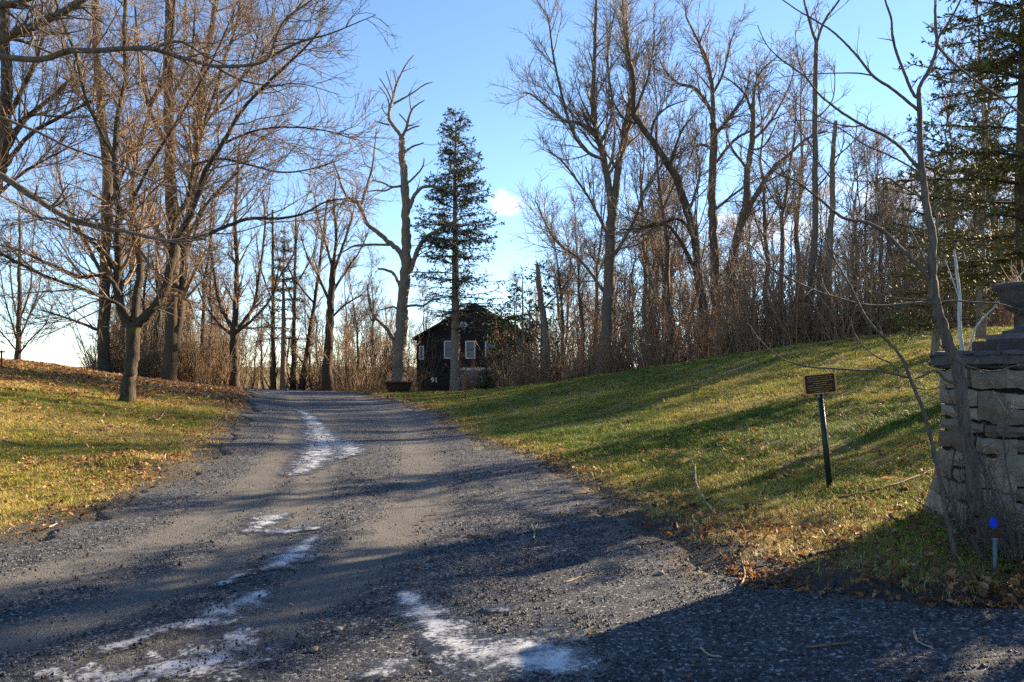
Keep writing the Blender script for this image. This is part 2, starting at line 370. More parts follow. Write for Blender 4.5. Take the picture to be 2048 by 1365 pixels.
def do_grass():
    protos = [proto('tuft_a', tuft(i, 20, .042, .085), M['grass']) for i in range(5)]
    x, y = sample_px(170000, -.72, .72, 4.2, 44, .9)
    inr = in_road(x, y); keep = (inr < -.02 - .5 * (rg.random(len(x)) ** 2) * fbm(x * 2, y * 2, 31) * 2)
    # thin worn edge and leaf-covered patches
    worn = fbm(x * .8, y * .8, 41) + .45 * sstep(1.2, 2.2, x) * sstep(6.6, 5.2, y); keep &= rg.random(len(x)) < np.clip((-inr) * 1.0 + .02 + (fbm(x * 2.3, y * 2.3, 33) - .5) * .8, 0, 1) * np.clip(1.6 - worn * 1.3, .12, 1)
    keep &= rg.random(len(x)) > .55 * sstep(17, 27, y) * sstep(-7, -12, x)
    x, y = x[keep], y[keep]; z = ground(x, y)
    left = x < road_x(XL, y)
    dry = fbm(x * .45, y * .45, 77, 4); fine = rg.random(len(x))
    tint = np.clip((dry - .5) * 1.3 + .30 + (fine - .5) * .55 + np.where(left, .27, .11), 0, 1)
    tint = np.clip(tint + .5 * (1 - sstep(.1, .9, -in_road(x, y))), 0, 1)
    s = (.62 + .5 * rg.random(len(x))) * (1 + y / 60) * (.45 + 1.1 * fbm(x * 1.2, y * 1.2, 91))
    rot = np.stack([rg.normal(0, .12, len(x)), rg.normal(0, .12, len(x)), rg.uniform(0, 6.28, len(x))], -1)
    scatter('grass', np.stack([x, y, z], -1), rot, s, tint, protos, 'short winter grass, yellow green, covering the banks beside the drive', 'grass')
do_grass()
def do_leaves():
    protos = [proto('leaf_a', leaf_mesh(i, (.12, .5, .35, .6)[i % 4]), M['leaf']) for i in range(8)]
    x, y = sample_px(230000, -.72, .72, 3.7, 42, 1.0)
    inr = in_road(x, y); left = x < road_x(XL, y)
    up = sstep(17, 30, y) * sstep(-7, -12, x)
    dens = np.where(left, .10 + 1.6 * up, .03 + .08 * sstep(14, 6, y))
    corner = sstep(1.0, 2.2, x) * sstep(8, 5.5, y); dens = dens + np.where(left, 0, .75 * corner)
    dens = dens * (.25 + 1.9 * sstep(.40, .70, fbm(x * .9, y * .9, 61)))
    dens = dens + .25 * np.exp(-((inr + .35) / .35) ** 2) * (fbm(x * 1.5, y * 1.5, 62) > .5)
    hm = np.exp(-(((x + 6.3) / .9) ** 2 + ((y - 12.1) / .45) ** 2)); dens += .8 * hm
    dens = np.where((inr > .1) & ~((x > 1.5) & (y < 5.7) & (inr < .9 * fbm(x * 1.7, y * 1.7, 64))), .001 * (y < 12), dens)
    k = rg.random(len(x)) < np.clip(dens, 0, 1); x, y = x[k], y[k]; z = ground(x, y) + .02 + (.012 + .05 * rg.random(len(x))) * (in_road(x, y) < 0)
    n = len(x); rot = np.stack([rg.normal(0, .45, n), rg.normal(0, .45, n), rg.uniform(0, 6.28, n)], -1)
    tint = np.clip(rg.beta(2.2, 1.9, n) + np.where(x < road_x(XL, y), .10, -.12), 0, 1)
    scatter('leaf_litter', np.stack([x, y, z], -1), rot, rg.uniform(.03, .065, n) * (1 + y / 60) * (1 + .45 * sstep(17, 26, y)), tint, protos, 'dry brown fallen leaves lying in the grass', 'leaves')
do_leaves()
def do_gravel():
    protos = [proto('chip_a', chip(i), M['stone_chip']) for i in range(5)]
    x, y = sample_px(160000, -.72, .75, 3.1, 20, .5)
    inr = in_road(x, y); tr = np.zeros(len(x))
    for t in TRACKS: tr = np.maximum(tr, np.exp(-(polyd(x, y, t)[0] / .45) ** 2))
    p = np.clip(.95 - tr * .9, .08, 1) * np.clip((inr + .7) / .6, 0, 1) * (.35 + 1.2 * fbm(x * 1.1, y * 1.1, 71))
    k = rg.random(len(x)) < p; x, y = x[k], y[k]; n = len(x)
    z = ground(x, y, False) + .022
    z = np.where(in_road(x, y) < .2, ground(x, y) + .012, z)
    rot = np.stack([rg.normal(0, .5, n), rg.normal(0, .5, n), rg.uniform(0, 6.28, n)], -1)
    s = np.clip(rg.lognormal(-4.55, .46, n), .005, .045) * (1 + y / 30)
    scatter('gravel', np.stack([x, y, z], -1), rot, s, np.clip(rg.beta(1.8, 2.6, n), 0, 1), protos, 'loose grey crushed stone lying over the drive', 'gravel')
do_gravel()

# ---------------------------------------------------------------- branching engine
def nrm(v): return v / (np.linalg.norm(v, axis=-1, keepdims=True) + 1e-9)
def resample(pts, radii, k):
    """smooth a traced polyline (Catmull-Rom) and resample to k points"""
    p = np.asarray(pts, float); r = np.asarray(radii, float); n = len(p)
    t = np.linspace(0, n - 1, k); i = np.clip(t.astype(int), 0, n - 2); f = (t - i)[:, None]
    a = p[np.clip(i - 1, 0, n - 1)]; b = p[i]; c = p[i + 1]; d = p[np.clip(i + 2, 0, n - 1)]
    q = .5 * (2 * b + (c - a) * f + (2 * a - 5 * b + 4 * c - d) * f ** 2 + (3 * b - a - 3 * c + d) * f ** 3)
    return q, np.interp(t, np.arange(n), r)
def tubes(P, R, sides, rng=None, lump=0.0):
    P = np.asarray(P, float); R = np.asarray(R, float); m, k, _ = P.shape
    T = np.empty_like(P); T[:, 1:-1] = P[:, 2:] - P[:, :-2]; T[:, 0] = P[:, 1] - P[:, 0]; T[:, -1] = P[:, -1] - P[:, -2]; T = nrm(T)
    ax = nrm(P[:, -1] - P[:, 0]); ref = np.where(np.abs(ax[:, 2:3]) > .8, np.array([[1., .1, 0]]), np.array([[.1, .05, 1.]]))
    U = nrm(np.cross(T, ref[:, None, :])); W = np.cross(T, U)
    a = np.arange(sides) * 2 * pi / sides
    rad = np.repeat(R[:, :, None], sides, 2)
    if lump and rng is not None: rad = rad * (1 + lump * rng.normal(0, 1, rad.shape))
    V = P[:, :, None, :] + rad[..., None] * (np.cos(a)[None, None, :, None] * U[:, :, None, :] + np.sin(a)[None, None, :, None] * W[:, :, None, :])
    base = (np.arange(m) * k * sides)[:, None, None]; ring = (np.arange(k - 1) * sides)[None, :, None]; s = np.arange(sides)[None, None, :]; s2 = (np.arange(sides) + 1) % sides; s2 = s2[None, None, :]
    f = np.stack([base + ring + s, base + ring + s2, base + ring + sides + s2, base + ring + sides + s], -1).reshape(-1, 4)
    return V.reshape(-1, 3), f
class Geo:
    def __init__(s): s.V = []; s.F = []; s.n = 0
    def add(s, V, f): s.V.append(V); s.F.append(np.asarray(f) + s.n); s.n += len(V)
    def tubes(s, P, R, sides, rng=None, lump=0):
        if len(P): s.add(*tubes(P, R, sides, rng, lump))
    def mesh(s, name, smooth=True): return mesh_np(name, np.concatenate(s.V), s.F, smooth)
def spawn(P, R, rng, per_m, t0, t1, length, ang, wig, up, nseg, rr, rmin, absolute=False, flat=0.0, tipshort=.5):
    m, k, _ = P.shape
    L = np.linalg.norm(np.diff(P, axis=1), axis=2).sum(1)
    cnt = per_m * L * (t1 - t0); cnt = np.floor(cnt + rng.random(m)).astype(int)
    idx = np.repeat(np.arange(m), cnt); n = len(idx)
    if n == 0: return np.zeros((0, nseg + 1, 3)), np.zeros((0, nseg + 1))
    t = rng.uniform(t0, t1, n); q = t * (k - 1); i = np.clip(q.astype(int), 0, k - 2); f = q - i
    pos = P[idx, i] * (1 - f)[:, None] + P[idx, i + 1] * f[:, None]; tan = nrm(P[idx, i + 1] - P[idx, i]); rad = R[idx, i] * (1 - f) + R[idx, i + 1] * f
    rv = rng.normal(0, 1, (n, 3)); rv[:, 2] *= (1 - flat); perp = nrm(np.cross(np.cross(tan, rv), tan))
    a = np.abs(rng.normal(ang, .22, n))[:, None]; d = nrm(np.cos(a) * tan + np.sin(a) * perp)
    ln = (length if absolute else length * L[idx]) * rng.uniform(.5, 1.2, n) * (1 - tipshort * t)
    r0 = np.maximum(np.minimum(rad * rr * rng.uniform(.7, 1.1, n), ln * .03 + rmin), rmin); r0 = np.minimum(r0, rad * .95 + 1e-4)
    out = np.empty((n, nseg + 1, 3)); out[:, 0] = pos; st = (ln / nseg)[:, None]
    for s in range(nseg):
        d = nrm(d + rng.normal(0, wig, (n, 3)) + np.array([0, 0, up])); out[:, s + 1] = out[:, s] + d * st
    tt = np.linspace(0, 1, nseg + 1)[None, :]; rs = r0[:, None] * (1 - tt) + np.minimum(rmin * .55, r0)[:, None] * tt
    return out, rs
def merge(parts):
    """parts: list of (P,R) with different k -> list resampled to one k"""
    k = 12; Ps = []; Rs = []
    for p, r in parts:
        q, s = resample(p, r, k); Ps.append(q); Rs.append(s)
    return np.array(Ps), np.array(Rs)

# ---------------------------------------------------------------- traced trees: limbs measured in the photo, each at its own depth
TREES = {}
def traced_tree(name, label, d, limbs, mat, twigmat, seed, tw, group=None, cat='tree', lump=.05, spread=.30, extra=None, moss=False):
    """limbs: [(photo points, r0_px, r1_px[, depth drift per metre])]; the first is the trunk."""
    rng = np.random.default_rng(seed); world = []
    for li, lb in enumerate(limbs):
        pts, r0, r1 = lb[:3]; n = len(pts); drift = lb[3] if len(lb) > 3 else (0 if li == 0 else rng.uniform(-spread, spread))
        depth0 = lb[4] if len(lb) > 4 else d; out = []; arc = 0; prev = None
        for (px, py) in pts:
            if prev is not None: arc += math.hypot(px - prev[0], py - prev[1]) * depth0 / F
            prev = (px, py); dd = depth0 + drift * arc; out.append(P3(px, py, dd))
        t = np.linspace(0, 1, n); rr = (r0 + (r1 - r0) * t ** 1.15) * depth0 / F
        world.append((np.array(out), rr))
    b = world[0][0][0].copy(); g = gz(b[0], b[1]); b[2] = g
    root = empty(name, b); tag(root, label, cat, group)
    # trunk goes into the soil and flares
    tp, tr_ = world[0]; p0 = tp[0].copy(); p0[2] = min(p0[2], g) - .25
    tp = np.vstack([[p0], tp]); tr_ = np.concatenate([[tr_[0] * 1.5], [tr_[0] * 1.25], tr_[1:]])
    allP = []
    for li, (p, r) in enumerate([(tp, tr_)] + world[1:]):
        k = max(14, len(p) * 5); q, s = resample(p, r, k)
        q[1:-1] += rng.normal(0, 1, (k - 2, 3)) * s[1:-1, None] * .10
        G = Geo(); G.tubes(q[None] - b, s[None], 12 if li == 0 else 8, rng, lump)
        me = G.mesh('trunk' if li == 0 else 'limb'); link('trunk' if li == 0 else 'limb', me, mat, root)
        allP.append((q, s))
    Pm, Rm = merge(allP if tw.get('trunk', False) else allP[1:])
    G = Geo(); P, R = Pm, Rm; sides = 4
    for lv in tw['levels']:
        P, R = spawn(P, R, rng, **lv); G.tubes(P - b if len(P) else P, R, sides if lv is tw['levels'][0] else 3)
    if G.n: link('crown', G.mesh('crown', False), twigmat, root)
    if extra: extra(root, b, P, rng)
    return root
def LV(per_m, length, ang=.75, t0=.1, t1=1, wig=.16, up=.05, nseg=4, rr=.5, rmin=.006, absolute=True, flat=0, tipshort=.5):
    return dict(per_m=per_m, t0=t0, t1=t1, length=length, ang=ang, wig=wig, up=up, nseg=nseg, rr=rr, rmin=rmin, absolute=absolute, flat=flat, tipshort=tipshort)

maple_limbs = [
    ([(253, 810), (258, 770), (262, 735), (266, 690), (270, 645)], 13.5, 12, 0),
    ([(268, 660), (252, 642), (241, 615), (234, 572), (238, 520), (236, 469), (237, 417), (231, 344), (231, 293), (238, 224), (251, 155), (248, 69), (252, -10), (260, -90)], 9.5, 3, .05),
    ([(271, 655), (272, 600), (281, 545), (275, 486), (265, 434), (267, 362), (272, 310), (293, 248), (303, 207), (330, 145), (345, 60), (352, -30)], 8.5, 2.5, .28),
    ([(272, 655), (289, 636), (317, 603), (336, 562), (344, 514), (351, 483)], 9.5, 8, -.05),
    ([(351, 485), (348, 445), (375, 400), (389, 327), (403, 269), (427, 193), (450, 120), (472, 52), (486, -30)], 6, 2, .25, 19.8),
    ([(350, 487), (365, 459), (393, 400), (410, 344), (444, 289), (482, 224), (537, 165), (603, 103), (640, 62)], 6, 1.5, -.2, 19.8),
    ([(350, 484), (403, 474), (448, 455), (499, 438), (551, 438), (603, 429), (654, 403), (700, 398)], 4.5, 1.2, -.12, 19.8),
    ([(241, 592), (220, 558), (193, 551), (155, 555), (114, 534), (79, 520), (34, 500), (-20, 485)], 4.5, 1.5, -.25),
    ([(236, 545), (220, 527), (189, 490), (155, 462), (117, 441), (76, 434), (28, 407), (-40, 370)], 5, 1.5, .2),
    ([(262, 640), (241, 612), (207, 596), (155, 575), (96, 555), (45, 531), (0, 507), (-50, 480)], 4, 2, -.4),
    ([(231, 320), (200, 262), (170, 190), (150, 110), (120, 30), (100, -40)], 4, 1.5, .15, 20.2),
    ([(389, 330), (440, 318), (500, 330), (560, 345), (625, 338), (680, 320)], 3, 1, .3, 20.4),
    ([(267, 400), (300, 330), (350, 250), (420, 130), (470, 20)], 3.5, 1.2, -.3, 20.2),
    ([(444, 289), (510, 262), (580, 255), (650, 262), (712, 280)], 2.6, .8, -.1, 19.6),
    ([(427, 193), (490, 150), (560, 60), (600, 10), (640, -30)], 2.8, .8, .15, 20.6),
]
traced_tree('maple_tree', 'spreading bare maple with short forked trunk standing on the left bank', 20, maple_limbs, M['maple'], M['twig_warm'], 5,
    dict(levels=[LV(5.5, 2.6, t0=.2, rmin=.011, wig=.13, up=.03, nseg=6, ang=.7), LV(6.0, 1.15, rmin=.007, nseg=3, up=.03, wig=.2), LV(6.5, .45, rmin=.0055, nseg=2, up=.04)]))

# overhead tree whose trunk is left of the frame
over = [
    ([(-760, 900), (-750, 600), (-700, 380), (-640, 250), (-560, 190)], 48, 26, 0),
    ([(-560, 190), (-400, 170), (-200, 130), (-60, 112), (0, 114), (79, 119), (138, 103), (193, 102), (251, 98), (303, 98), (344, 110), (386, 121), (430, 133), (499, 131), (537, 117), (551, 79), (572, 38), (620, 3), (660, -30)], 7.5, 1.2, -.02),
    ([(537, 117), (560, 104), (603, 83), (654, 70), (700, 52), (752, 30)], 3, .7, .02),
    ([(-560, 190), (-350, 160), (-150, 130), (0, 79), (34, 65), (86, 45), (127, 24), (165, 0), (230, -50)], 10.5, 7, .04),
    ([(-560, 190), (-300, 110), (-100, 40), (0, 12), (45, 3), (110, -25)], 9, 5, -.08),
    ([(-500, 200), (-250, 260), (-80, 310), (0, 351), (69, 396), (138, 438), (189, 452), (258, 465), (327, 481), (375, 482), (413, 479)], 9, .8, -.06),
    ([(138, 438), (141, 455), (140, 478)], 2.6, 2, 0),
    ([(152, 104), (155, 118), (149, 128), (153, 145)], 4, 2.5, -.1),
    ([(303, 98), (360, 84), (410, 112), (450, 130)], 3, 1.5, .1),
    ([(430, 133), (480, 160), (540, 172), (600, 168), (680, 190)], 2.4, .6, .15),
    ([(0, 235), (70, 262), (150, 300), (240, 330), (330, 372), (400, 372)], 3, .8, .1),
]
traced_tree('overhanging_tree', 'large bare tree outside the left edge whose long limbs reach across the top', 10.5, over, M['grey'], M['twig_grey'], 6,
    dict(levels=[LV(7, 1.1, t0=.3, rmin=.006, wig=.2, up=.0), LV(6.5, .5, rmin=.004, nseg=3, up=.02), LV(7, .24, rmin=.003, nseg=2)]), spread=.1)

# right foreground sapling with its stems
sap = [
    ([(1974, 1085), (1966, 1045), (1952, 996), (1938, 908), (1925, 811), (1914, 732), (1899, 697), (1886, 653), (1872, 609), (1866, 564), (1865, 532), (1865, 473), (1856, 429), (1847, 364), (1840, 286), (1840, 229), (1837, 186)], 14, 4.2, 0),
    ([(1838, 192), (1840, 172), (1861, 135), (1874, 91), (1871, 44), (1871, -10), (1874, -60)], 4.2, 2, .1),
    ([(1875, 90), (1878, 74), (1898, 44), (1921, 0), (1935, -40)], 2.8, 1.5, -.1),
    ([(1836, 195), (1827, 189), (1807, 142), (1786, 81), (1783, 40), (1770, 0), (1762, -40)], 3.4, 1.5, -.15),
    ([(1838, 222), (1830, 216), (1793, 185), (1746, 152), (1719, 118), (1692, 88), (1662, 61), (1628, 40), (1594, 20), (1556, -6)], 3.3, 1, .1),
    ([(1746, 152), (1716, 147), (1662, 147), (1601, 150), (1550, 157)], 1.7, .6, -.1),
    ([(1842, 342), (1830, 330), (1803, 297), (1770, 273), (1726, 251), (1689, 229), (1662, 209), (1638, 189), (1611, 155), (1584, 135), (1561, 118), (1534, 91), (1515, 51)], 3.4, .8, -.1),
    ([(1726, 251), (1702, 254), (1668, 248), (1611, 241), (1560, 246)], 1.7, .6, .1),
    ([(1845, 352), (1820, 334), (1776, 310), (1736, 293), (1699, 270), (1662, 246), (1601, 212), (1534, 169)], 2, .7, .2),
    ([(1850, 402), (1840, 394), (1803, 374), (1776, 357), (1749, 364), (1702, 361), (1668, 354)], 2, .7, -.2),
    ([(1866, 568), (1857, 556), (1831, 526), (1793, 488), (1764, 461), (1729, 445), (1690, 438), (1664, 420), (1641, 400), (1625, 388), (1594, 364), (1550, 344), (1517, 313), (1470, 285)], 4.6, 1, -.05),
    ([(1872, 612), (1855, 606), (1822, 607), (1764, 612), (1720, 608), (1676, 596), (1632, 582), (1582, 558), (1544, 538), (1500, 523), (1440, 512)], 3, .7, -.15),
    ([(1874, 606), (1910, 602), (1950, 605), (1998, 608), (2048, 623), (2090, 640)], 1.9, 1.2, .15),
    ([(1872, 600), (1822, 599), (1764, 590), (1700, 560)], 1.5, .6, .2),
    ([(1860, 545), (1840, 500), (1826, 470), (1806, 440)], 1.7, .8, .2),
    ([(1878, 688), (1890, 700), (1910, 719), (1948, 737), (1992, 743), (2036, 731), (2070, 735)], 1.8, 1, -.3),
    ([(1920, 770), (1895, 762), (1872, 742), (1855, 748), (1830, 758)], 3.2, 1.4, -.2),
    ([(1874, 91), (1905, 125), (1950, 160), (2000, 195), (2055, 240)], 2.6, 1.6, .1),
    ([(1856, 150), (1905, 160), (1960, 178), (2010, 190)], 1.6, .8, .25),
]
traced_tree('sapling', 'slim young bare tree leaning left in front of the stone pillar', 5.5, sap, M['sapl'], M['twig_grey'], 8,
    dict(levels=[LV(5, .22, t0=.15, rmin=.0024, up=.06, wig=.14), LV(7, .09, rmin=.0017, nseg=3)]), spread=.15)
stem2 = [
    ([(1908, 1100), (1890, 1018), (1872, 921), (1850, 833), (1828, 776), (1802, 714), (1767, 675), (1732, 635), (1699, 570), (1682, 541), (1664, 511), (1650, 470)], 4.2, 1.2, -.05),
    ([(1817, 756), (1764, 744), (1705, 740), (1661, 737), (1617, 734), (1573, 722), (1538, 699), (1510, 668), (1500, 650)], 2.3, .9, -.1),
    ([(1799, 748), (1790, 735), (1775, 724), (1749, 711), (1717, 681), (1705, 655), (1703, 640)], 2, .8, .15),
    ([(1767, 676), (1757, 650), (1740, 630), (1728, 626)], 1.3, .7, 0),
    ([(1538, 700), (1540, 690), (1536, 684)], 1, .7, 0),
    ([(1717, 681), (1712, 700), (1710, 722)], 1.0, .6, 0),
    ([(1661, 737), (1642, 722), (1622, 707)], .9, .6, 0),
    ([(1617, 734), (1605, 722), (1600, 714)], 1.1, .7, 0),
    ([(1828, 776), (1860, 780), (1895, 770)], 1.3, .6, .1),
    ([(1813, 738), (1840, 725), (1870, 728)], 1.2, .6, .1),
]
traced_tree('sapling', 'thin whippy stem with long low side branch crossing above the sign', 5.3, stem2, M['sapl'], M['twig_grey'], 9,
    dict(levels=[LV(4, .12, t0=.2, rmin=.0016, up=.05), LV(5, .05, rmin=.0013, nseg=2)]), spread=.05)
traced_tree('sapling', 'pale straight stem rising behind the leaning young tree by the pillar', 6.3,
    [([(1938, 985), (1930, 850), (1925, 719), (1919, 649), (1919, 590), (1913, 541), (1908, 500)], 4.6, 2.2, 0), ([(1926, 722), (1940, 690), (1954, 652), (1998, 605), (2039, 552), (2070, 520)], 2.4, 1.2, -.1), ([(1919, 600), (1905, 560), (1890, 520)], 1.4, .7, 0)],
    M['pale'], M['twig_grey'], 10, dict(levels=[LV(4, .15, t0=.3, rmin=.0016), LV(5, .06, rmin=.0013, nseg=2)]))

# big half-dead tree in the middle
dead = [
    ([(798, 787), (797, 755), (800, 697), (803, 650), (805, 605), (812, 528), (812, 466), (812, 414), (808, 354), (804, 304), (803, 270)], 14, 5.5, 0),
    ([(804, 275), (792, 259), (779, 239), (779, 220), (786, 197), (792, 172), (804, 145), (814, 127), (827, 111)], 4.2, .9, .2),
    ([(804, 275), (812, 259), (817, 239), (824, 220), (834, 210), (849, 201)], 3.5, .9, -.2),
    ([(787, 208), (805, 198), (824, 187), (849, 170), (865, 165)], 2.2, .8, .2),
    ([(779, 250), (765, 247), (749, 242)], 2, 1), ([(784, 202), (772, 177), (759, 157)], 1.8, .8), ([(780, 212), (772, 190), (757, 172)], 1.6, .8),
    ([(786, 195), (784, 180), (772, 142)], 1.6, .8), ([(794, 172), (790, 155), (786, 141)], 1.5, .8), ([(777, 231), (770, 226), (764, 215), (767, 207)], 1.5, .8),
    ([(808, 306), (824, 294), (836, 290), (847, 286)], 2.4, 1.3), ([(810, 264), (825, 256), (839, 252)], 2, 1.2), ([(823, 222), (820, 205), (819, 187)], 1.5, .8), ([(814, 246), (805, 235), (798, 228)], 1.7, 1.2),
    ([(806, 372), (784, 374), (765, 366), (744, 361)], 2.6, 1.2), ([(786, 374), (770, 382), (754, 381), (734, 384)], 2, 1), ([(806, 373), (824, 359), (840, 342), (847, 329), (848, 316)], 2.4, .9),
    ([(814, 425), (822, 408), (829, 391), (844, 376), (865, 373), (886, 376), (895, 362), (899, 344)], 4.4, 1.4), ([(818, 545), (825, 530), (840, 491), (862, 469), (902, 448), (925, 436)], 6, 2),
    ([(812, 540), (800, 506), (782, 488), (757, 466), (735, 448), (722, 418), (712, 404), (700, 401), (687, 381), (677, 352), (665, 319)], 5.5, 1.5), ([(722, 410), (735, 369), (744, 337), (749, 299), (753, 257)], 3, .9),
    ([(802, 590), (800, 574), (788, 549), (772, 540), (757, 538)], 4, 2), ([(795, 700), (788, 684), (772, 657), (748, 632), (738, 600), (735, 570)], 4.2, 1.5), ([(812, 613), (830, 611), (846, 612), (862, 602), (880, 598)], 2.8, 1.2),
    ([(780, 490), (745, 490), (710, 492), (690, 502), (660, 520)], 2.8, 1), ([(806, 636), (790, 615), (770, 618), (755, 622)], 2.4, 1), ([(700, 400), (675, 410), (650, 430), (625, 445)], 2, .7), ([(744, 337), (730, 328), (722, 300)], 1.3, .7),
]
traced_tree('dead_tree', 'tall half dead tree with broken stubby limbs behind the iron kettle', 44, dead, M['dead'], M['twig'], 12,
    dict(levels=[LV(1.1, 1.5, t0=.25, rmin=.014, wig=.15, up=.08), LV(1.8, .8, rmin=.011)]), lump=.07)

# big trees of the right-hand wood
TW = dict(levels=[LV(3.4, 3.2, t0=.12, rmin=.018, wig=.13, up=.10, ang=.62), LV(3.7, 1.5, rmin=.012, nseg=3, up=.07, ang=.65), LV(4.8, .75, rmin=.009, nseg=2, up=.04)])
def tw(**k):
    a = [dict(l) for l in TW['levels']]
    for i, v in enumerate(k.get('n', ())): a[i]['per_m'] = v * 1.4
    for i, v in enumerate(k.get('l', ())): a[i]['length'] = v
    if 'up' in k:
        for l in a: l['up'] = k['up']
    return dict(levels=a, trunk=k.get('trunk', False))
traced_tree('forest_tree', 'thick trunked bare tree at the left end of the right wood, rising past the frame', 38, [
    ([(1203, 748), (1210, 690), (1215, 640), (1218, 560), (1222, 470), (1225, 400)], 13, 9.5, 0),
    ([(1224, 420), (1210, 330), (1195, 270), (1186, 215), (1190, 100), (1192, 0), (1190, -60)], 8, 1.5), ([(1192, 275), (1172, 256), (1150, 245), (1130, 243), (1108, 225), (1080, 203), (1068, 192), (1050, 184)], 4.2, 1.2),
    ([(1226, 415), (1238, 330), (1252, 270), (1262, 200), (1262, 150), (1250, 80), (1246, 10), (1240, -60)], 8, 1.5), ([(1207, 320), (1170, 300), (1140, 250), (1110, 130), (1100, 60), (1095, 30)], 3.5, 1),
    ([(1250, 275), (1280, 200), (1300, 140), (1310, 60)], 3.5, 1), ([(1200, 290), (1225, 220), (1215, 120), (1230, 20)], 3.5, 1), ([(1215, 470), (1180, 400), (1130, 330), (1095, 300)], 3.5, 1), ([(1222, 520), (1265, 450), (1290, 380), (1330, 320)], 4, 1.2),
    ([(1212, 590), (1160, 520), (1110, 480), (1070, 400)], 3.5, 1)],
    M['grey'], M['twig'], 21, tw(up=.14))
traced_tree('forest_tree', 'heavy leaning bare tree whose trunk bends left above the hillside', 37, [
    ([(1424, 700), (1410, 634), (1401, 576), (1392, 488), (1378, 435), (1355, 365), (1338, 332), (1307, 286), (1277, 246), (1264, 228)], 9.5, 5, 0),
    ([(1266, 230), (1268, 172), (1262, 130), (1255, 92), (1252, 40)], 5, 1.5), ([(1300, 280), (1310, 240), (1335, 215), (1375, 200)], 3, 1), ([(1340, 335), (1360, 270), (1395, 220)], 3.5, 1), ([(1392, 490), (1360, 440), (1300, 455), (1240, 460)], 3.5, 1.5),
    ([(1398, 560), (1370, 500), (1340, 455), (1310, 450), (1280, 455)], 4.5, 1.5), ([(1277, 248), (1245, 235), (1215, 180)], 3, 1), ([(1375, 430), (1400, 350), (1390, 290)], 3, 1)],
    M['brown'], M['twig'], 22, tw())
traced_tree('forest_tree', 'upright bare tree with wide rounded crown in the right wood', 40, [
    ([(1440, 698), (1434, 620), (1431, 546), (1428, 473), (1424, 400), (1428, 292), (1426, 246)], 10, 7, 0),
    ([(1427, 255), (1425, 185), (1418, 138), (1409, 108), (1375, 40), (1372, 20)], 5, 1), ([(1426, 260), (1421, 222), (1391, 178), (1354, 166), (1330, 140), (1317, 114)], 4.5, 1), ([(1428, 270), (1446, 252), (1468, 222), (1492, 185), (1500, 140)], 4.5, 1),
    ([(1424, 190), (1445, 150), (1460, 90), (1470, 60)], 3, 1), ([(1428, 300), (1395, 290), (1375, 330)], 3.5, 1), ([(1429, 330), (1470, 280), (1520, 250), (1550, 200)], 3.5, 1), ([(1430, 420), (1480, 380), (1530, 350)], 3, 1), ([(1420, 140), (1400, 90), (1420, 40)], 2.4, .8)],
    M['grey'], M['twig'], 23, tw(up=.06, l=(2.6, 1.1, .55)))
traced_tree('forest_tree', 'forked bare tree with one limb slanting right, in the right wood', 39, [
    ([(1462, 692), (1460, 610), (1462, 546), (1475, 473), (1492, 409), (1495, 338), (1505, 277), (1506, 209)], 10, 4.5, 0),
    ([(1506, 215), (1511, 172), (1525, 140), (1560, 110)], 3.5, .8), ([(1475, 478), (1500, 412), (1545, 340), (1580, 308), (1611, 280), (1650, 262)], 6, 1.5), ([(1506, 230), (1490, 190), (1465, 165), (1440, 150)], 3, .8),
    ([(1505, 280), (1540, 245), (1580, 170), (1590, 120)], 3, .8), ([(1496, 340), (1460, 290), (1450, 240)], 3, .9), ([(1500, 300), (1530, 290), (1560, 230)], 2.5, .8)],
    M['grey'], M['twig'], 24, tw(up=.06, l=(2.4, 1.1, .55)))
traced_tree('forest_tree', 'tall slender bare tree splitting in two at the top edge', 33, [
    ([(1612, 690), (1622, 560), (1631, 448), (1630, 337), (1630, 236), (1631, 152), (1633, 84)], 7, 4, 0),
    ([(1633, 88), (1618, 40), (1608, 0), (1600, -50)], 3, 1.4), ([(1633, 88), (1648, 44), (1679, 0), (1700, -40)], 3, 1.4), ([(1631, 300), (1600, 260), (1585, 200)], 1.8, .7), ([(1630, 240), (1665, 200), (1670, 130)], 1.8, .7), ([(1630, 380), (1670, 330), (1690, 280)], 2, .7), ([(1631, 180), (1600, 130), (1590, 60)], 1.5, .6)],
    M['grey'], M['twig'], 25, tw(n=(1.6, 2.2, 3), l=(1.8, .9, .45)))
traced_tree('dead_tree', 'broken topped grey snag beside the tall slender tree', 33, [
    ([(1650, 690), (1656, 560), (1662, 450), (1665, 404), (1665, 320), (1670, 262), (1672, 243)], 7, 3.5, 0), ([(1664, 360), (1640, 330), (1610, 300)], 1.8, .7), ([(1666, 320), (1700, 290), (1730, 260)], 1.8, .7)],
    M['dead'], M['twig'], 26, tw(n=(1.2, 2.2, 2.5), l=(1.6, .8, .4)))
traced_tree('dead_tree', 'broken stump tree wrapped in evergreen vine beside the house', 43, [
    ([(1092, 765), (1092, 700), (1088, 650), (1082, 600), (1077, 560), (1075, 530)], 9, 4, 0), ([(1088, 655), (1066, 640), (1052, 615)], 2.5, 1.2), ([(1085, 620), (1105, 600), (1120, 585)], 2.2, 1), ([(1090, 690), (1065, 665), (1060, 640)], 2.5, 1)],
    M['dead'], M['brush'], 27, tw(n=(2.2, 2.6, 3), l=(1.4, .8, .4)))
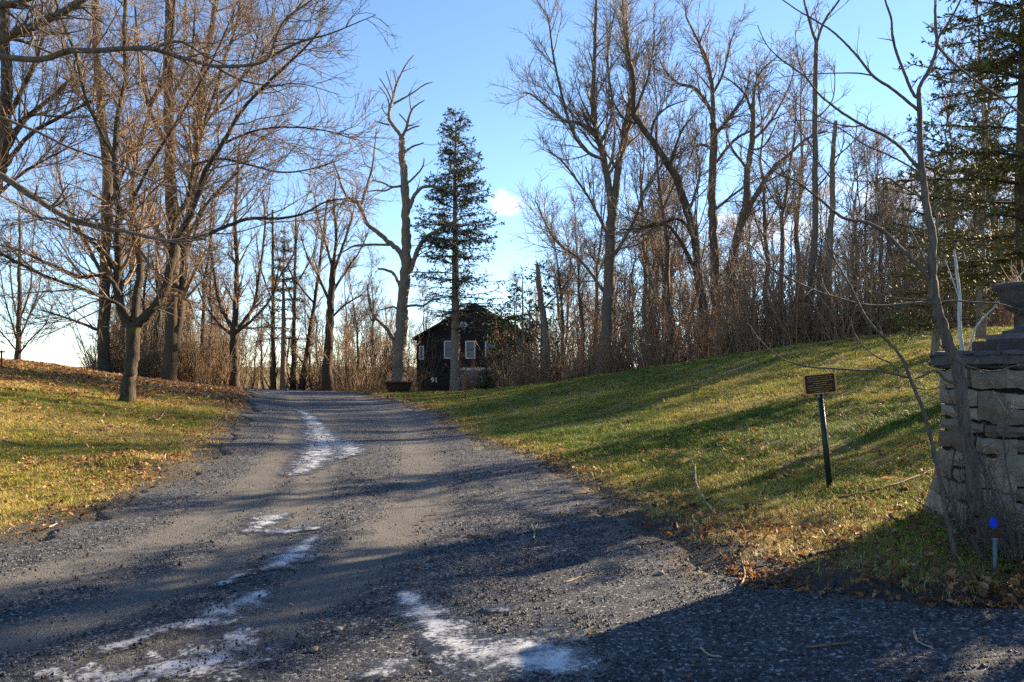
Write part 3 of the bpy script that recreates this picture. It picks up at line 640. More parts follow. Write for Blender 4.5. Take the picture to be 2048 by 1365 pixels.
# big trees on the left
traced_tree('forest_tree', 'massive twin trunk tree behind the maple, brush around its foot', 33, [
    ([(338, 768), (342, 700), (345, 600), (346, 480), (342, 380), (340, 260), (336, 140), (340, 20), (342, -60)], 14, 8, 0),
    ([(352, 700), (362, 600), (372, 480), (385, 380), (396, 260), (408, 140), (430, 20), (440, -50)], 9, 5, .1), ([(340, 300), (300, 220), (280, 120), (270, 10)], 5, 2), ([(345, 500), (300, 440), (270, 380), (250, 300)], 4, 1.2), ([(372, 480), (420, 400), (480, 340), (520, 280)], 4, 1.2), ([(396, 260), (450, 200), (500, 130), (520, 50)], 4, 1.2), ([(338, 200), (380, 120), (390, 20)], 4, 1.5)],
    M['brown'], M['twig_warm'], 31, tw(n=(2.6, 3, 3.4)))
traced_tree('forest_tree', 'straight warm lit trunk at the hill crest left of the maple', 36, [
    ([(207, 752), (207, 700), (209, 600), (212, 480), (215, 360), (205, 240), (195, 120), (190, 0), (188, -50)], 11.5, 6, 0), ([(207, 665), (170, 650), (120, 632), (80, 620)], 3.5, 1), ([(210, 560), (170, 480), (130, 400), (110, 300)], 4, 1.2), ([(214, 420), (250, 340), (280, 250)], 3.5, 1.2), ([(205, 250), (150, 170), (120, 60)], 4, 1.2), ([(208, 620), (250, 560), (280, 500)], 3, 1)],
    M['brown'], M['twig_warm'], 32, tw(n=(2.8, 3, 3.2)))
traced_tree('forest_tree', 'bare tree forking low beside the bend of the drive', 42, [
    ([(470, 775), (468, 730), (468, 690), (468, 655)], 9, 8, 0), ([(468, 660), (472, 600), (474, 520), (470, 440), (475, 350), (480, 280)], 6, 1.5), ([(468, 662), (455, 640), (440, 610), (430, 560), (420, 480), (425, 400)], 4.5, 1.2), ([(469, 664), (490, 640), (508, 610), (520, 540), (530, 450), (525, 380)], 4.5, 1.2), ([(470, 668), (510, 635), (545, 590), (560, 520)], 3.5, 1), ([(466, 670), (440, 650), (410, 610), (390, 560)], 3.5, 1)],
    M['brown'], M['twig_warm'], 33, tw(n=(2.2, 3, 3.4), l=(2.4, 1.2, .55)))
traced_tree('forest_tree', 'ivy darkened trunk with fan shaped crown at the end of the drive', 47, [
    ([(655, 780), (655, 740), (657, 690), (660, 640), (663, 580), (668, 520)], 10.5, 5.5, 0), ([(668, 525), (672, 470), (668, 410), (672, 360)], 3.5, 1), ([(666, 540), (650, 480), (635, 430), (628, 390)], 3, 1), ([(667, 545), (690, 480), (705, 430), (712, 390)], 3, 1), ([(662, 590), (690, 545), (715, 510), (735, 470)], 3, 1), ([(661, 610), (640, 560), (618, 520), (600, 470)], 3, 1), ([(660, 640), (690, 610), (725, 590)], 2.5, 1)],
    M['brown'], M['twig'], 34, tw(n=(2.4, 2.8, 3.2), l=(2.2, 1.1, .55), up=.12))
traced_tree('forest_tree', 'small bare tree alone on the crest near the left edge', 44, [
    ([(36, 734), (37, 690), (38, 640), (40, 590), (38, 540), (40, 480), (38, 420)], 5.5, 2, 0), ([(37, 690), (25, 650), (10, 600), (0, 540)], 2, .8), ([(38, 680), (55, 640), (75, 590), (85, 530)], 2, .8), ([(38, 650), (25, 590), (20, 520), (22, 450)], 2, .8), ([(39, 640), (60, 580), (65, 500), (70, 440)], 2, .8), ([(37, 710), (60, 680), (90, 650), (105, 610)], 1.6, .7), ([(36, 705), (15, 680), (-10, 650)], 1.6, .7)],
    M['brown'], M['twig_warm'], 35, tw(n=(2.6, 2.8, 3), l=(2, 1, .5), up=.12))
for i, (px, lab, tip, base, dd, rr) in enumerate(((547, 'slim leaning trunk furthest left of the row ending the drive', (545, 420), 778, 50, 5), (586, 'bare trunk directly right of the shaggy pine at drive end', (592, 430), 779, 52, 5), (603, 'leaning bare trunk slanting right in the row ending the drive', (655, 400), 779, 51, 5.5))):
    traced_tree('forest_tree', lab, dd, [([(px, base), (px + (tip[0] - px) * .25, base - 90), (px + (tip[0] - px) * .55, base - 190), tip], rr, 2, 0), ([(px + (tip[0] - px) * .6, base - 205), (px + 40, base - 270), (px + 50, base - 330)], 2, .8), ([(px + (tip[0] - px) * .5, base - 170), (px - 25, base - 240), (px - 35, base - 310)], 2, .8)],
        M['brown'], M['twig_warm'], 36 + i, tw(n=(2.2, 2.4, 3), l=(2.0, 1, .5), trunk=True))
traced_tree('forest_tree', 'tall bare tree at the left frame edge behind the overhanging limbs', 26, [
    ([(-130, 745), (-80, 600), (-30, 450), (4, 310), (14, 180), (10, 60), (12, -60)], 14, 8, 0), ([(12, 300), (50, 240), (110, 190), (160, 140), (190, 60)], 6, 1.5), ([(12, 330), (60, 270), (130, 230), (190, 200), (250, 180)], 5, 1.2), ([(-20, 420), (-60, 350), (-90, 250)], 5, 2), ([(12, 240), (60, 150), (90, 60), (110, -30)], 5, 1.5), ([(-15, 400), (40, 350), (90, 320), (150, 290)], 4, 1)],
    M['brown'], M['twig_warm'], 41, tw(n=(3, 3.4, 4), l=(2.6, 1.3, .55)))

# ---------------------------------------------------------------- conifers
def conifer(name, label, base, H, r0, first, rad_fn, nbr, droop, mat, seed, clump, per_m, group=None, dens=1.0, thin_low=0.0, trunk=None, rise=.1, layer=0, flat=0.0, lv=(.55, 1.12)):
    """whorled branches carrying many small needle sprays"""
    rng = np.random.default_rng(seed); root = empty(name, base); tag(root, label, 'tree', group)
    k = 16; tz = np.linspace(-.3, H, k); tp = np.stack([rng.normal(0, .02, k).cumsum() * .6, rng.normal(0, .02, k).cumsum() * .6, tz], -1)
    tr_ = r0 * np.clip(1 - np.maximum(tz, 0) / H, .03, 1) ** .85; tr_[0] *= 1.4
    G = Geo(); G.tubes(tp[None], tr_[None], 10, rng, .05); link('trunk', G.mesh('trunk'), trunk or M['spruce_trunk'], root)
    zs = first + (H - first) * (rng.random(nbr) ** .92) * .985; 
    if layer: zs = np.minimum(np.round(zs / layer) * layer + rng.normal(0, layer * .10, nbr), H - .1)
    f = np.clip((zs - first) / (H - first), 0, 1)
    L = rad_fn(f) * rng.uniform(*lv, nbr); az = rng.uniform(0, 2 * pi, nbr); seg = 6
    d = np.stack([np.cos(az), np.sin(az), rise + .5 * f ** 1.5], -1); d = nrm(d)
    P = np.empty((nbr, seg + 1, 3)); P[:, 0] = np.stack([np.interp(zs, tz, tp[:, 0]), np.interp(zs, tz, tp[:, 1]), zs], -1)
    for s in range(seg):
        d = nrm(d + rng.normal(0, .05, d.shape) + np.array([0, 0, 1.]) * (-droop if s < 3 else droop * .6)); P[:, s + 1] = P[:, s] + d * (L / seg)[:, None]
    R = (.008 + .008 * L)[:, None] * np.linspace(1, .3, seg + 1)[None]
    G = Geo(); G.tubes(P, R, 4)
    P2, R2 = spawn(P, R, rng, per_m, .12, 1, .30, .95, .08, -.03, 3, .5, .006, flat=.75, tipshort=.45); G.tubes(P2, R2, 3)
    link('branches', G.mesh('branches', False), M['brown'], root)
    # needle sprays: narrow kite faces along the side shoots
    def sprays(PP, per):
        m, kk, _ = PP.shape; Ls = np.linalg.norm(np.diff(PP, axis=1), axis=2).sum(1)
        c = np.floor(per * Ls + rng.random(m)).astype(int); idx = np.repeat(np.arange(m), c); n = len(idx)
        t = rng.uniform(.15, 1, n) * (kk - 1); i = np.clip(t.astype(int), 0, kk - 2); fr = (t - i)[:, None]
        pos = PP[idx, i] * (1 - fr) + PP[idx, i + 1] * fr; tan = nrm(PP[idx, i + 1] - PP[idx, i])
        if thin_low > 0:
            keep = rng.random(n) < np.clip((pos[:, 2] - first) / (H * thin_low), .10, 1); pos, tan = pos[keep], tan[keep]; n = len(pos)
        dd = nrm(tan * .8 + rng.normal(0, .55, (n, 3)) * np.array([1, 1, 1 - flat * .7]) + np.array([0, 0, -.12 - .1 * flat])); side = nrm(np.cross(dd, rng.normal(0, 1, (n, 3)) * np.array([1 - flat, 1 - flat, 1])))
        ln = clump * rng.uniform(.5, 1.2, n)[:, None]; wd = ln * rng.uniform(.10, .24, n)[:, None]
        V = np.stack([pos, pos + dd * ln * .5 + side * wd, pos + dd * ln, pos + dd * ln * .5 - side * wd], 1).reshape(-1, 3)
        return V, np.arange(n * 4).reshape(-1, 4)
    G = Geo(); G.add(*sprays(P2, 9 * dens / clump * .3)); G.add(*sprays(P, 7 * dens / clump * .3))
    link('crown', G.mesh('crown', False), mat, root)
    return root
def on_ground(px, d):
    x = (px - CX) / F * d; return (x, d, gz(x, d))
sb = on_ground(911, 45)
conifer('spruce_tree', 'tall dark spruce with narrow pointed crown in front of the house', sb, 1.6 + (730 - 214) / F * 45 - sb[2], .30, 3.3, lambda f: 3.45 * (1 - f) ** .6 * (.75 + .25 * np.minimum(1, f * 4)) + .12, 250, .05, M['blue_spruce'], 51, .19, 8, thin_low=.38, rise=.10, dens=1.6, layer=.45, flat=.6, lv=(.75, 1.04))
pb = on_ground(567, 50)
conifer('pine_tree', 'shaggy pale green pine among the trunks ending the drive', pb, 1.6 + (730 - 462) / F * 50 - pb[2], .22, 3.2, lambda f: 2.1 * (1 - f) ** .7 + .2, 130, .06, M['pine'], 52, .2, 7, thin_low=.3, layer=.6, flat=.7)
cb = on_ground(2052, 12.5)
conifer('cedar_tree', 'large dense olive green cedar at the right frame edge', cb, 11.5, .17, 1.4, lambda f: 2.1 * (1 - f) ** 1.0 + .3, 230, .05, M['cedar'], 53, .08, 12, dens=1.7, trunk=M['brown'])
cb = on_ground(1870, 17)
conifer('cedar_tree', 'smaller loose cedar behind the leaning young tree, brownish green', cb, 4.6, .09, .6, lambda f: 1.5 * (1 - f) ** .6 + .12, 90, .04, M['cedar'], 54, .09, 9, dens=1.3)
cb = on_ground(1965, 19)
conifer('cedar_tree', 'cedar with thin foliage standing behind the stone urn', cb, 6.2, .12, .8, lambda f: 1.9 * (1 - f) ** .6 + .12, 100, .04, M['cedar'], 55, .09, 9, dens=1.3)
cb = on_ground(1043, 46)
conifer('cedar_tree', 'dark narrow evergreen against the right side of the house', cb, 7.2, .12, .3, lambda f: 1.35 * (1 - f) ** .5 + .12, 80, .04, M['spruce'], 56, .26, 5)
cb = on_ground(1010, 50)
conifer('cedar_tree', 'bushy evergreen hiding the right corner of the house', cb, 5.6, .12, .2, lambda f: 1.6 * (1 - f) ** .45 + .12, 80, .03, M['spruce'], 57, .26, 5)
cb = on_ground(988, 47.5)
conifer('cedar_tree', 'dense evergreen just right of the garage door', cb, 5.2, .1, .1, lambda f: 1.1 * (1 - f) ** .35 + .12, 90, .03, M['pine'], 63, .2, 6, dens=1.3)
cb = on_ground(1030, 47)
conifer('cedar_tree', 'broad dark evergreen between the house corner and the stump', cb, 6.2, .1, .1, lambda f: 1.3 * (1 - f) ** .35 + .12, 100, .03, M['spruce'], 64, .2, 6, dens=1.3)
cb = on_ground(1085, 47)
conifer('cedar_tree', 'ragged olive evergreen crowding the vine wrapped stump', cb, 7.6, .12, .8, lambda f: 1.3 * (1 - f) ** .35 + .15, 60, .04, M['pine'], 58, .28, 5)
cb = on_ground(975, 47)
conifer('evergreen_shrub', 'low dark green bush in front of the white garage door', cb, 1.7, .05, .05, lambda f: .8 * (1 - f) ** .4 + .1, 60, .02, M['spruce'], 59, .14, 7)

for (x_, y_, h_, sd) in ((7.5, 7.0, 4.2, 61),):  # unseen cedar, added right of the frame to shade the near right corner
    conifer('cedar_tree', 'unseen cedar added beyond the right edge for its shade' if sd == 61 else 'taller unseen cedar added beyond the right edge for its shade', (x_, y_, gz(x_, y_)), h_, .1, .4, lambda f: 1.6 * (1 - f) ** .5 + .12, 110, .04, M['cedar'], sd, .15, 8, dens=1.3)
# ---------------------------------------------------------------- shared kinds: background trees, saplings, shrubs
def kind_tree(seed, H, r0, nlimb, lean, spread_a, tw_levels, fork=.25):
    rng = np.random.default_rng(seed); k = 12; z = np.linspace(-.3, H, k)
    tp = np.stack([rng.normal(0, .14, k).cumsum() * .8 + lean * z, rng.normal(0, .14, k).cumsum() * .8, z], -1); tp[:, :2] -= tp[1, :2]
    tr_ = r0 * np.clip(1 - z / H * .92, .06, 1); tr_[0] *= 1.5
    G = Geo(); G.tubes(tp[None], tr_[None], 8, rng, .05)
    P, R = spawn(tp[None], tr_[None], rng, nlimb / (H * (1 - fork)), fork, .97, H * .34, spread_a, .09, .09, 6, .55, .02, absolute=True, tipshort=.65); G.tubes(P, R, 5)
    C2 = Geo()
    for lv in tw_levels: P, R = spawn(P, R, rng, **lv); C2.tubes(P, R, 3)
    return G.mesh('trunk'), C2.mesh('crown', False)
BT = [LV(3.6, 1.9, rmin=.015, up=.07, t0=.15), LV(4.6, .9, rmin=.011, nseg=3, up=.05), LV(4.8, .5, rmin=.009, nseg=2)]
ST = [LV(4.2, .9, rmin=.010, up=.09, nseg=3), LV(4.6, .45, rmin=.008, nseg=2)]
kinds = {'tree': [kind_tree(100 + i, (13, 15, 12, 14)[i], (.17, .2, .14, .16)[i], (15, 17, 14, 13)[i], (0, .05, -.08, .03)[i], (.6, .5, .7, .55)[i], BT, (.3, .4, .25, .35)[i]) for i in range(4)],
         'sapling': [kind_tree(120 + i, (6.5, 8, 5.5, 7)[i], (.05, .06, .045, .05)[i], (14, 16, 13, 12)[i], (.05, -.1, .12, 0)[i], (.55, .5, .65, .5)[i], ST, (.15, .3, .1, .25)[i]) for i in range(4)]}
def kind_shrub(seed, H, W, n, lv):
    rng = np.random.default_rng(seed); az = rng.uniform(0, 2 * pi, n); q = rng.uniform(0, .3, n) * W; seg = 6
    P = np.empty((n, seg + 1, 3)); P[:, 0] = np.stack([q * np.cos(az), q * np.sin(az), np.full(n, -.1)], -1)
    d = nrm(np.stack([np.cos(az) * rng.uniform(.1, .7, n) * W / H, np.sin(az) * rng.uniform(.1, .7, n) * W / H, np.ones(n)], -1)); L = H * rng.uniform(.5, 1.1, n)
    for s in range(seg):
        d = nrm(d + rng.normal(0, .11, d.shape)); P[:, s + 1] = P[:, s] + d * (L / seg)[:, None]
    R = (.006 + .005 * L)[:, None] * np.linspace(1, .35, seg + 1)[None]; G = Geo(); G.tubes(P, R, 4); C2 = Geo()
    for l in lv: P, R = spawn(P, R, rng, **l); C2.tubes(P, R, 3)
    return G.mesh('stems'), C2.mesh('twigs', False)
SL = [LV(4.5, .6, rmin=.008, nseg=3, ang=.7, wig=.2), LV(6, .3, rmin=.006, nseg=2, ang=.8)]
shrubs = [kind_shrub(140 + i, (2.6, 3.4, 1.9, 1.3)[i], (1.6, 1.7, 1.7, 1.4)[i], (16, 18, 18, 20)[i], SL) for i in range(4)]
def place(kind, i, x, y, s, rz, name, label, mats, group=None, cat='tree', parts=('trunk', 'crown'), sink=.05):
    a, b = kind[i % len(kind)]; r = empty(name, (x, y, gz(x, y) - sink), rz); r.scale = (s, s, s * .97)
    tag(r, label, cat, group)
    for nm, me, mt in ((parts[0], a, mats[0]), (parts[1], b, mats[1])):
        o = bpy.data.objects.new(nm, me); COL.objects.link(o); o.parent = r
        if nm == 'twigs': o['kind'] = 'stuff'
        if not me.materials: me.materials.append(mt)
        elif me.materials[0] != mt: o.material_slots[0].link = 'OBJECT'; o.material_slots[0].material = mt
    return r
rp = np.random.default_rng(77)
def along(px, d): return (px - CX) / F * d, d
# background trees, right wood (behind the hill crest)
RW = [(1130, 48), (1165, 44), (1255, 46), (1290, 42), (1330, 47), (1350, 41), (1480, 44), (1530, 40), (1555, 37), (1585, 42), (1700, 34), (1735, 38), (1765, 33), (1800, 37), (1830, 31), (1905, 30), (1945, 33), (1990, 29), (2035, 32), (1395, 49), (1450, 50), (1620, 48), (1680, 46), (1860, 42)]
words = ['left of', 'behind', 'right of']
LMK = [(1130, 'the vine wrapped stump'), (1210, 'the thick trunked tree'), (1300, 'the gap beside the leaning tree'), (1420, 'the upright round crowned tree'), (1490, 'the forked slanting tree'), (1640, 'the tall slender split tree'), (1760, 'the brow of the grassy hill'), (1870, 'the leaning young tree'), (2000, 'the stone urn')]
seen = {}
for i, (px, d) in enumerate(RW):
    x, y = along(px, d); lm = min(LMK, key=lambda q: abs(q[0] - px)); rel = 'left of' if px < lm[0] - 12 else 'right of' if px > lm[0] + 12 else 'behind'
    how = ('bare grey tree', 'branchy bare tree', 'crooked bare tree', 'straight bare tree')[i % 4]; far = 'far back' if d > 43 else 'near crest'
    lab = f'{how} {far} in right wood, {rel} {lm[1]}'
    if lab in seen: lab = lab.replace('bare', 'slightly shorter bare')
    seen[lab] = 1
    place(kinds['tree'], i, x, y, float(rp.uniform(.62, .92)) * (1.2 if 1250 < px < 1620 else 1), float(rp.uniform(0, 6.28)), 'forest_tree', lab, (M['grey'], M['twig']), 'bare trees of the right wood')
# background trees, left and centre
LW = [(250, 42, .9), (285, 45, .9), (310, 40, .9), (400, 44, .9), (425, 52, .8), (505, 60, .7), (525, 64, .7), (570, 66, .65), (625, 64, .7), (640, 58, .8), (690, 62, .75), (720, 55, .7), (745, 60, .7), (770, 66, .7), (850, 72, .75), (885, 74, .75), (940, 74, .7), (985, 72, .7), (1030, 62, .7), (1060, 58, .6)]
LLM = [(60, 'the small lone crest tree'), (207, 'the warm lit trunk on the crest'), (345, 'the massive twin trunk tree'), (468, 'the low forking tree'), (575, 'the shaggy pine'), (655, 'the ivy darkened trunk'), (800, 'the half dead tree'), (925, 'the dark house'), (1050, 'the narrow evergreen')]
for i, (px, d, s) in enumerate(LW):
    x, y = along(px, d); lm = min(LLM, key=lambda q: abs(q[0] - px)); rel = 'left of' if px < lm[0] - 12 else 'right of' if px > lm[0] + 12 else 'behind'
    how = ('sunlit bare tree', 'twiggy bare tree', 'crooked brown tree', 'slim bare tree')[i % 4]; far = 'far off' if d > 55 else 'in the left wood'
    lab = f'{how} {far}, {rel} {lm[1]}'
    if lab in seen: lab = lab.replace(' bare', ' smaller bare')
    seen[lab] = 1
    place(kinds['tree'], i + 1, x, y, float(s * rp.uniform(.9, 1.1)), float(rp.uniform(0, 6.28)), 'forest_tree', lab, (M['brown'], M['twig_warm']), 'bare trees of the left wood')
# saplings and shrubs: those nothing tells apart share a label, told by the landmark they stand at
def near(px, L): return min(L, key=lambda q: abs(q[0] - px))[1]
for i in range(64):
    px = rp.uniform(1090, 2060); d = np.interp(px, [1090, 1300, 1650, 2060], [42, 36, 30, 27]) + rp.uniform(0, 11)
    x, y = along(px, d)
    place(kinds['sapling'], i, x, y, float(rp.uniform(.7, 1.35)), float(rp.uniform(0, 6.28)), 'sapling', f'thin bare sapling in the right wood undergrowth by {near(px, LMK)}', (M['grey'], M['twig']), 'thin saplings of the right wood by ' + near(px, LMK))
for i in range(40):
    px = rp.uniform(230, 800); d = np.interp(px, [230, 480, 800], [40, 48, 52]) + rp.uniform(0, 14)
    if 490 < px < 600 and d < 55: d += 10
    x, y = along(px, d)
    place(kinds['sapling'], i + 1, x, y, float(rp.uniform(.7, 1.2)), float(rp.uniform(0, 6.28)), 'sapling', f'thin sunlit sapling in the brush by {near(px, LLM)}', (M['brown'], M['twig_warm']), 'thin saplings beyond the drive by ' + near(px, LLM))
for i in range(150):
    px = rp.uniform(1000, 2050); d = np.interp(px, [1000, 1100, 1300, 1650, 2060], [44, 40.5, 35, 29.5, 26]) + rp.uniform(0, 8) * rp.random()
    x, y = along(px, d)
    place(shrubs, i, x, y, float(rp.uniform(.7, 1.45)), float(rp.uniform(0, 6.28)), 'shrub', f'leafless brown shrub in the hill crest thicket by {near(px, LMK)}', (M['brush'], M['brush']), 'hill crest shrubs by ' + near(px, LMK), 'shrub', ('stems', 'twigs'))
for i in range(90):
    px = float(rp.choice([rp.uniform(180, 470), rp.uniform(620, 860), rp.uniform(290, 480)])); d = np.interp(px, [180, 300, 470, 620, 860], [37, 36, 42, 47, 48]) + rp.uniform(0, 7)
    x, y = along(px, d)
    if 812 < px < 915 and d < 53: continue
    place(shrubs, i, x, y, float(rp.uniform(.7, 1.35)), float(rp.uniform(0, 6.28)), 'shrub', f'sunlit leafless shrub in the brush by {near(px, LLM)}', (M['twig_warm'], M['twig_warm']), 'shrubs beyond the drive by ' + near(px, LLM), 'shrub', ('stems', 'twigs'))
for i, (px, d, sc) in enumerate(((930, 49, .8), (952, 50, 1.0), (968, 48.5, .75), (918, 51, .7), (985, 50, 1.1), (840, 55, 1.5), (828, 54, 1.2), (945, 52, 1.15), (1000, 51, 1.2))):
    x, y = along(px, d); place(shrubs, i, x, y, sc, i * 1.1, 'shrub', ('low tangled shrub before the garage door', 'taller tangled shrub before the garage door', 'small shrub right of the spruce trunk', 'shrub at the foot of the spruce', 'shrub at the right side of the garage door', 'shrub against the left corner of the house', 'small shrub between iron kettle and house', 'high shrub reaching up to the middle window', 'big shrub by the bushy evergreen at the house corner')[i], (M['twig_warm'], M['twig_warm']), cat='shrub', parts=('stems', 'twigs'))
x, y = along(705, 45); place(shrubs, 1, x, y, 1.35, .4, 'shrub', 'tall many stemmed reddish shrub right of the ivy darkened trunk', (M['twig_warm'], M['twig_warm']), cat='shrub', parts=('stems', 'twigs'))
# the thicket behind them, which reads as one mass
def thicket(name, n, fn, label, mat, hs=(.8, 1.5), src=None, cat='undergrowth'):
    px = rp.uniform(0, 1, n); X, Y = fn(px, rp.random(n)); Z = ground(X, Y)
    pr = []
    for k, (a, b) in enumerate(src or [shrubs[0], shrubs[1], kinds['sapling'][0], kinds['sapling'][2]]):
        va = np.empty(len(a.vertices) * 3, np.float32); a.vertices.foreach_get('co', va); vb = np.empty(len(b.vertices) * 3, np.float32); b.vertices.foreach_get('co', vb)
        fa = np.empty(len(a.loops), np.int32); a.loops.foreach_get('vertex_index', fa); fb = np.empty(len(b.loops), np.int32); b.loops.foreach_get('vertex_index', fb)
        pr.append(proto('thicket_plant', mesh_np('thicket_plant', np.concatenate([va, vb]), np.concatenate([fa, fb + len(a.vertices)]).reshape(-1, 4)), mat))
    scatter(name, np.stack([X, Y, Z - .05], -1), np.stack([0 * X, 0 * X, rp.uniform(0, 6.28, n)], -1), rp.uniform(*hs, n), rp.random(n), pr, label, cat)
thicket('undergrowth', 190, lambda a, b: ((1010 + a * 1150 - CX) / F * (np.interp(a, [0, .3, .6, 1], [46, 40, 36, 34]) + b * 26), np.interp(a, [0, .3, .6, 1], [46, 40, 36, 34]) + b * 26), 'dense leafless undergrowth filling the right wood', M['brush'])
thicket('undergrowth', 170, lambda a, b: ((225 + a * 775 - CX) / F * (np.interp(a, [0, .30, .34, .51, .55, 1], [44, 50, 74, 74, 54, 66]) + b * 26), np.interp(a, [0, .30, .34, .51, .55, 1], [44, 50, 74, 74, 54, 66]) + b * 26), 'hazy leafless brush behind the left wood and the house', M['twig_warm'])
def band(p0, p1, xs, ds, dep): return lambda a, b: ((p0 + a * (p1 - p0) - CX) / F * (np.interp(a, xs, ds) + b * dep), np.interp(a, xs, ds) + b * dep)
thicket('distant_wood', 62, band(1060, 2200, [0, .5, 1], [50, 44, 40], 34), 'far bare trees massed behind the right wood', M['twig'], (.75, 1.1), kinds['tree'][:3], 'wood')
thicket('distant_wood', 36, band(215, 480, [0, 1], [50, 54], 40), 'far bare trees massed behind the left wood', M['twig_warm'], (.55, .9), kinds['tree'][:3], 'wood')
thicket('distant_wood', 26, band(620, 1080, [0, 1], [66, 72], 36), 'far bare trees massed beyond the house', M['twig'], (.5, .7), kinds['tree'][:3], 'wood')
for i, (px, d, sc, lab) in enumerate(((2012, 5.25, .42, 'tangle of dry stems against the foot of the stone pillar'), (1955, 5.75, .36, 'small tangle of bare stems behind the leaning young tree'), (2050, 5.0, .5, 'dry stems at the right frame edge before the pillar'))):
    x, y = along(px, d); place(shrubs, (3, 2, 0)[i], x, y, sc, i * 2.0, 'shrub', lab, (M['sapl'], M['twig_grey']), cat='shrub', parts=('stems', 'twigs'))
# trees right of the frame whose shade falls across the drive
for i, (x, y, s) in enumerate(((18, 13, .8), (24, 22, .95), (30, 15, 1))):
    place(kinds['tree'], i, x, y, s, i * 1.3, 'forest_tree', 'bare tree standing on the hill outside the right edge', (M['grey'], M['twig']), 'bare trees outside the right edge')


# ---------------------------------------------------------------- built things
import bmesh
def mesh_bm(name, bm, smooth=False):
    me = bpy.data.meshes.new(name); bmesh.ops.recalc_face_normals(bm, faces=bm.faces); bm.to_mesh(me); bm.free()
    if smooth:
        for p in me.polygons: p.use_smooth = True
    return me
def bm_box(bm, c, s, bevel=0, rot=None, jitter=0, rng=None):
    r = bmesh.ops.create_cube(bm, size=1)['verts']
    for v in r:
        v.co = Vector((v.co.x * s[0], v.co.y * s[1], v.co.z * s[2]))
        if jitter: v.co += Vector(rng.normal(0, jitter, 3))
    if bevel:
        ed = list({e for v in r for e in v.link_edges}); g = bmesh.ops.bevel(bm, geom=ed, offset=bevel, segments=1, affect='EDGES'); r = list({v for f in g['faces'] for v in f.verts} | {v for v in r if v.is_valid})
    for v in r:
        if rot is not None: v.co = rot @ v.co
        v.co += Vector(c)
def box(name, c, s, mat, parent, bevel=0, rot=None):
    bm = bmesh.new(); bm_box(bm, c, s, bevel, rot); return link(name, mesh_bm(name, bm), mat, parent)
def prism(name, pts, y0, y1, mat, parent):
    """polygon in the xz plane, extruded along y"""
    n = len(pts); V = [(x, y0, z) for x, z in pts] + [(x, y1, z) for x, z in pts]; bm = bmesh.new(); vs = [bm.verts.new(v) for v in V]
    bm.faces.new(vs[:n]); bm.faces.new(vs[n:][::-1])
    for i in range(n): bm.faces.new((vs[i], vs[(i + 1) % n], vs[n + (i + 1) % n], vs[n + i]))
    return link(name, mesh_bm(name, bm), mat, parent)
def lathe(name, prof, k, mat, parent, wob=0, seed=0):
    rng = np.random.default_rng(seed); V = []; F_ = []
    for r, z in prof:
        for i in range(k): a = 2 * pi * i / k; q = r * (1 + wob * rng.normal()); V.append((q * cos(a), q * sin(a), z))
    for j in range(len(prof) - 1):
        for i in range(k): F_.append((j * k + i, j * k + (i + 1) % k, (j + 1) * k + (i + 1) % k, (j + 1) * k + i))
    return link(name, mesh_np(name, V, np.array(F_), True), mat, parent)

# house ------------------------------------------------------------
M['siding'] = plain('dark_siding', (.022, .02, .022), .75, var=.35, scale=3)
M['roof'] = plain('dark_shingles', (.03, .028, .03), .9, var=.35, scale=4)
M['trim'] = plain('white_trim', (.66, .66, .66), .6, var=.08, scale=6)
M['grey_boards'] = plain('weathered_boards', (.10, .085, .075), .85, var=.35, scale=3)
m_, n_, b_ = newmat('window_glass'); b_.inputs['Base Color'].default_value = (.10, .15, .17, 1); b_.inputs['Roughness'].default_value = .08; b_.inputs['Specular IOR Level'].default_value = .9; M['glass'] = m_
M['blind'] = plain('pale_blind', (.20, .27, .28), .8, var=.06, scale=3)
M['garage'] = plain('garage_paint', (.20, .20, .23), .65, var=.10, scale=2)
HD = 58.0
def hx(px): return (px - CX) / F * HD
def hz(py): return CZ - (py - HOR) / F * HD
house = empty('house', (hx(948), HD, -1.2)); tag(house, 'dark sided gabled house with white framed windows beyond the crest', 'house')
def H(o): o.location = -Vector(house.location); return o
xl, xr, xa = hx(826), hx(1072), hx(950); ze, zp = hz(676), hz(606)
wall = H(prism('wall', [(xl + .25, -1.4), (xr - .25, -1.4), (xr - .25, ze + .02), (xa, zp - .16), (xl + .25, ze + .02)], HD, HD + 9, M['siding'], house))
bm = bmesh.new()
z = -1.2
while z < zp - .35:
    half = 1 if z < ze else max(0, (zp - z - .35) / (zp - ze)); a, b2 = xa + (xl + .25 - xa) * half, xa + (xr - .25 - xa) * half
    bm_box(bm, ((a + b2) / 2, HD - .012, z + .08), (abs(b2 - a), .024, .15), rot=None); z += .165
o = H(link('clapboards', mesh_bm('clapboards', bm), M['siding'], house)); o['kind'] = 'stuff'
for sgn, ex in ((-1, xl), (1, xr)):
    p = [(xa, zp), (ex - .0, ze - .0), (ex - .02, ze - .16), (xa, zp - .18)]
    H(prism('roof_slope', p, HD - .45, HD + 9.3, M['roof'], house))
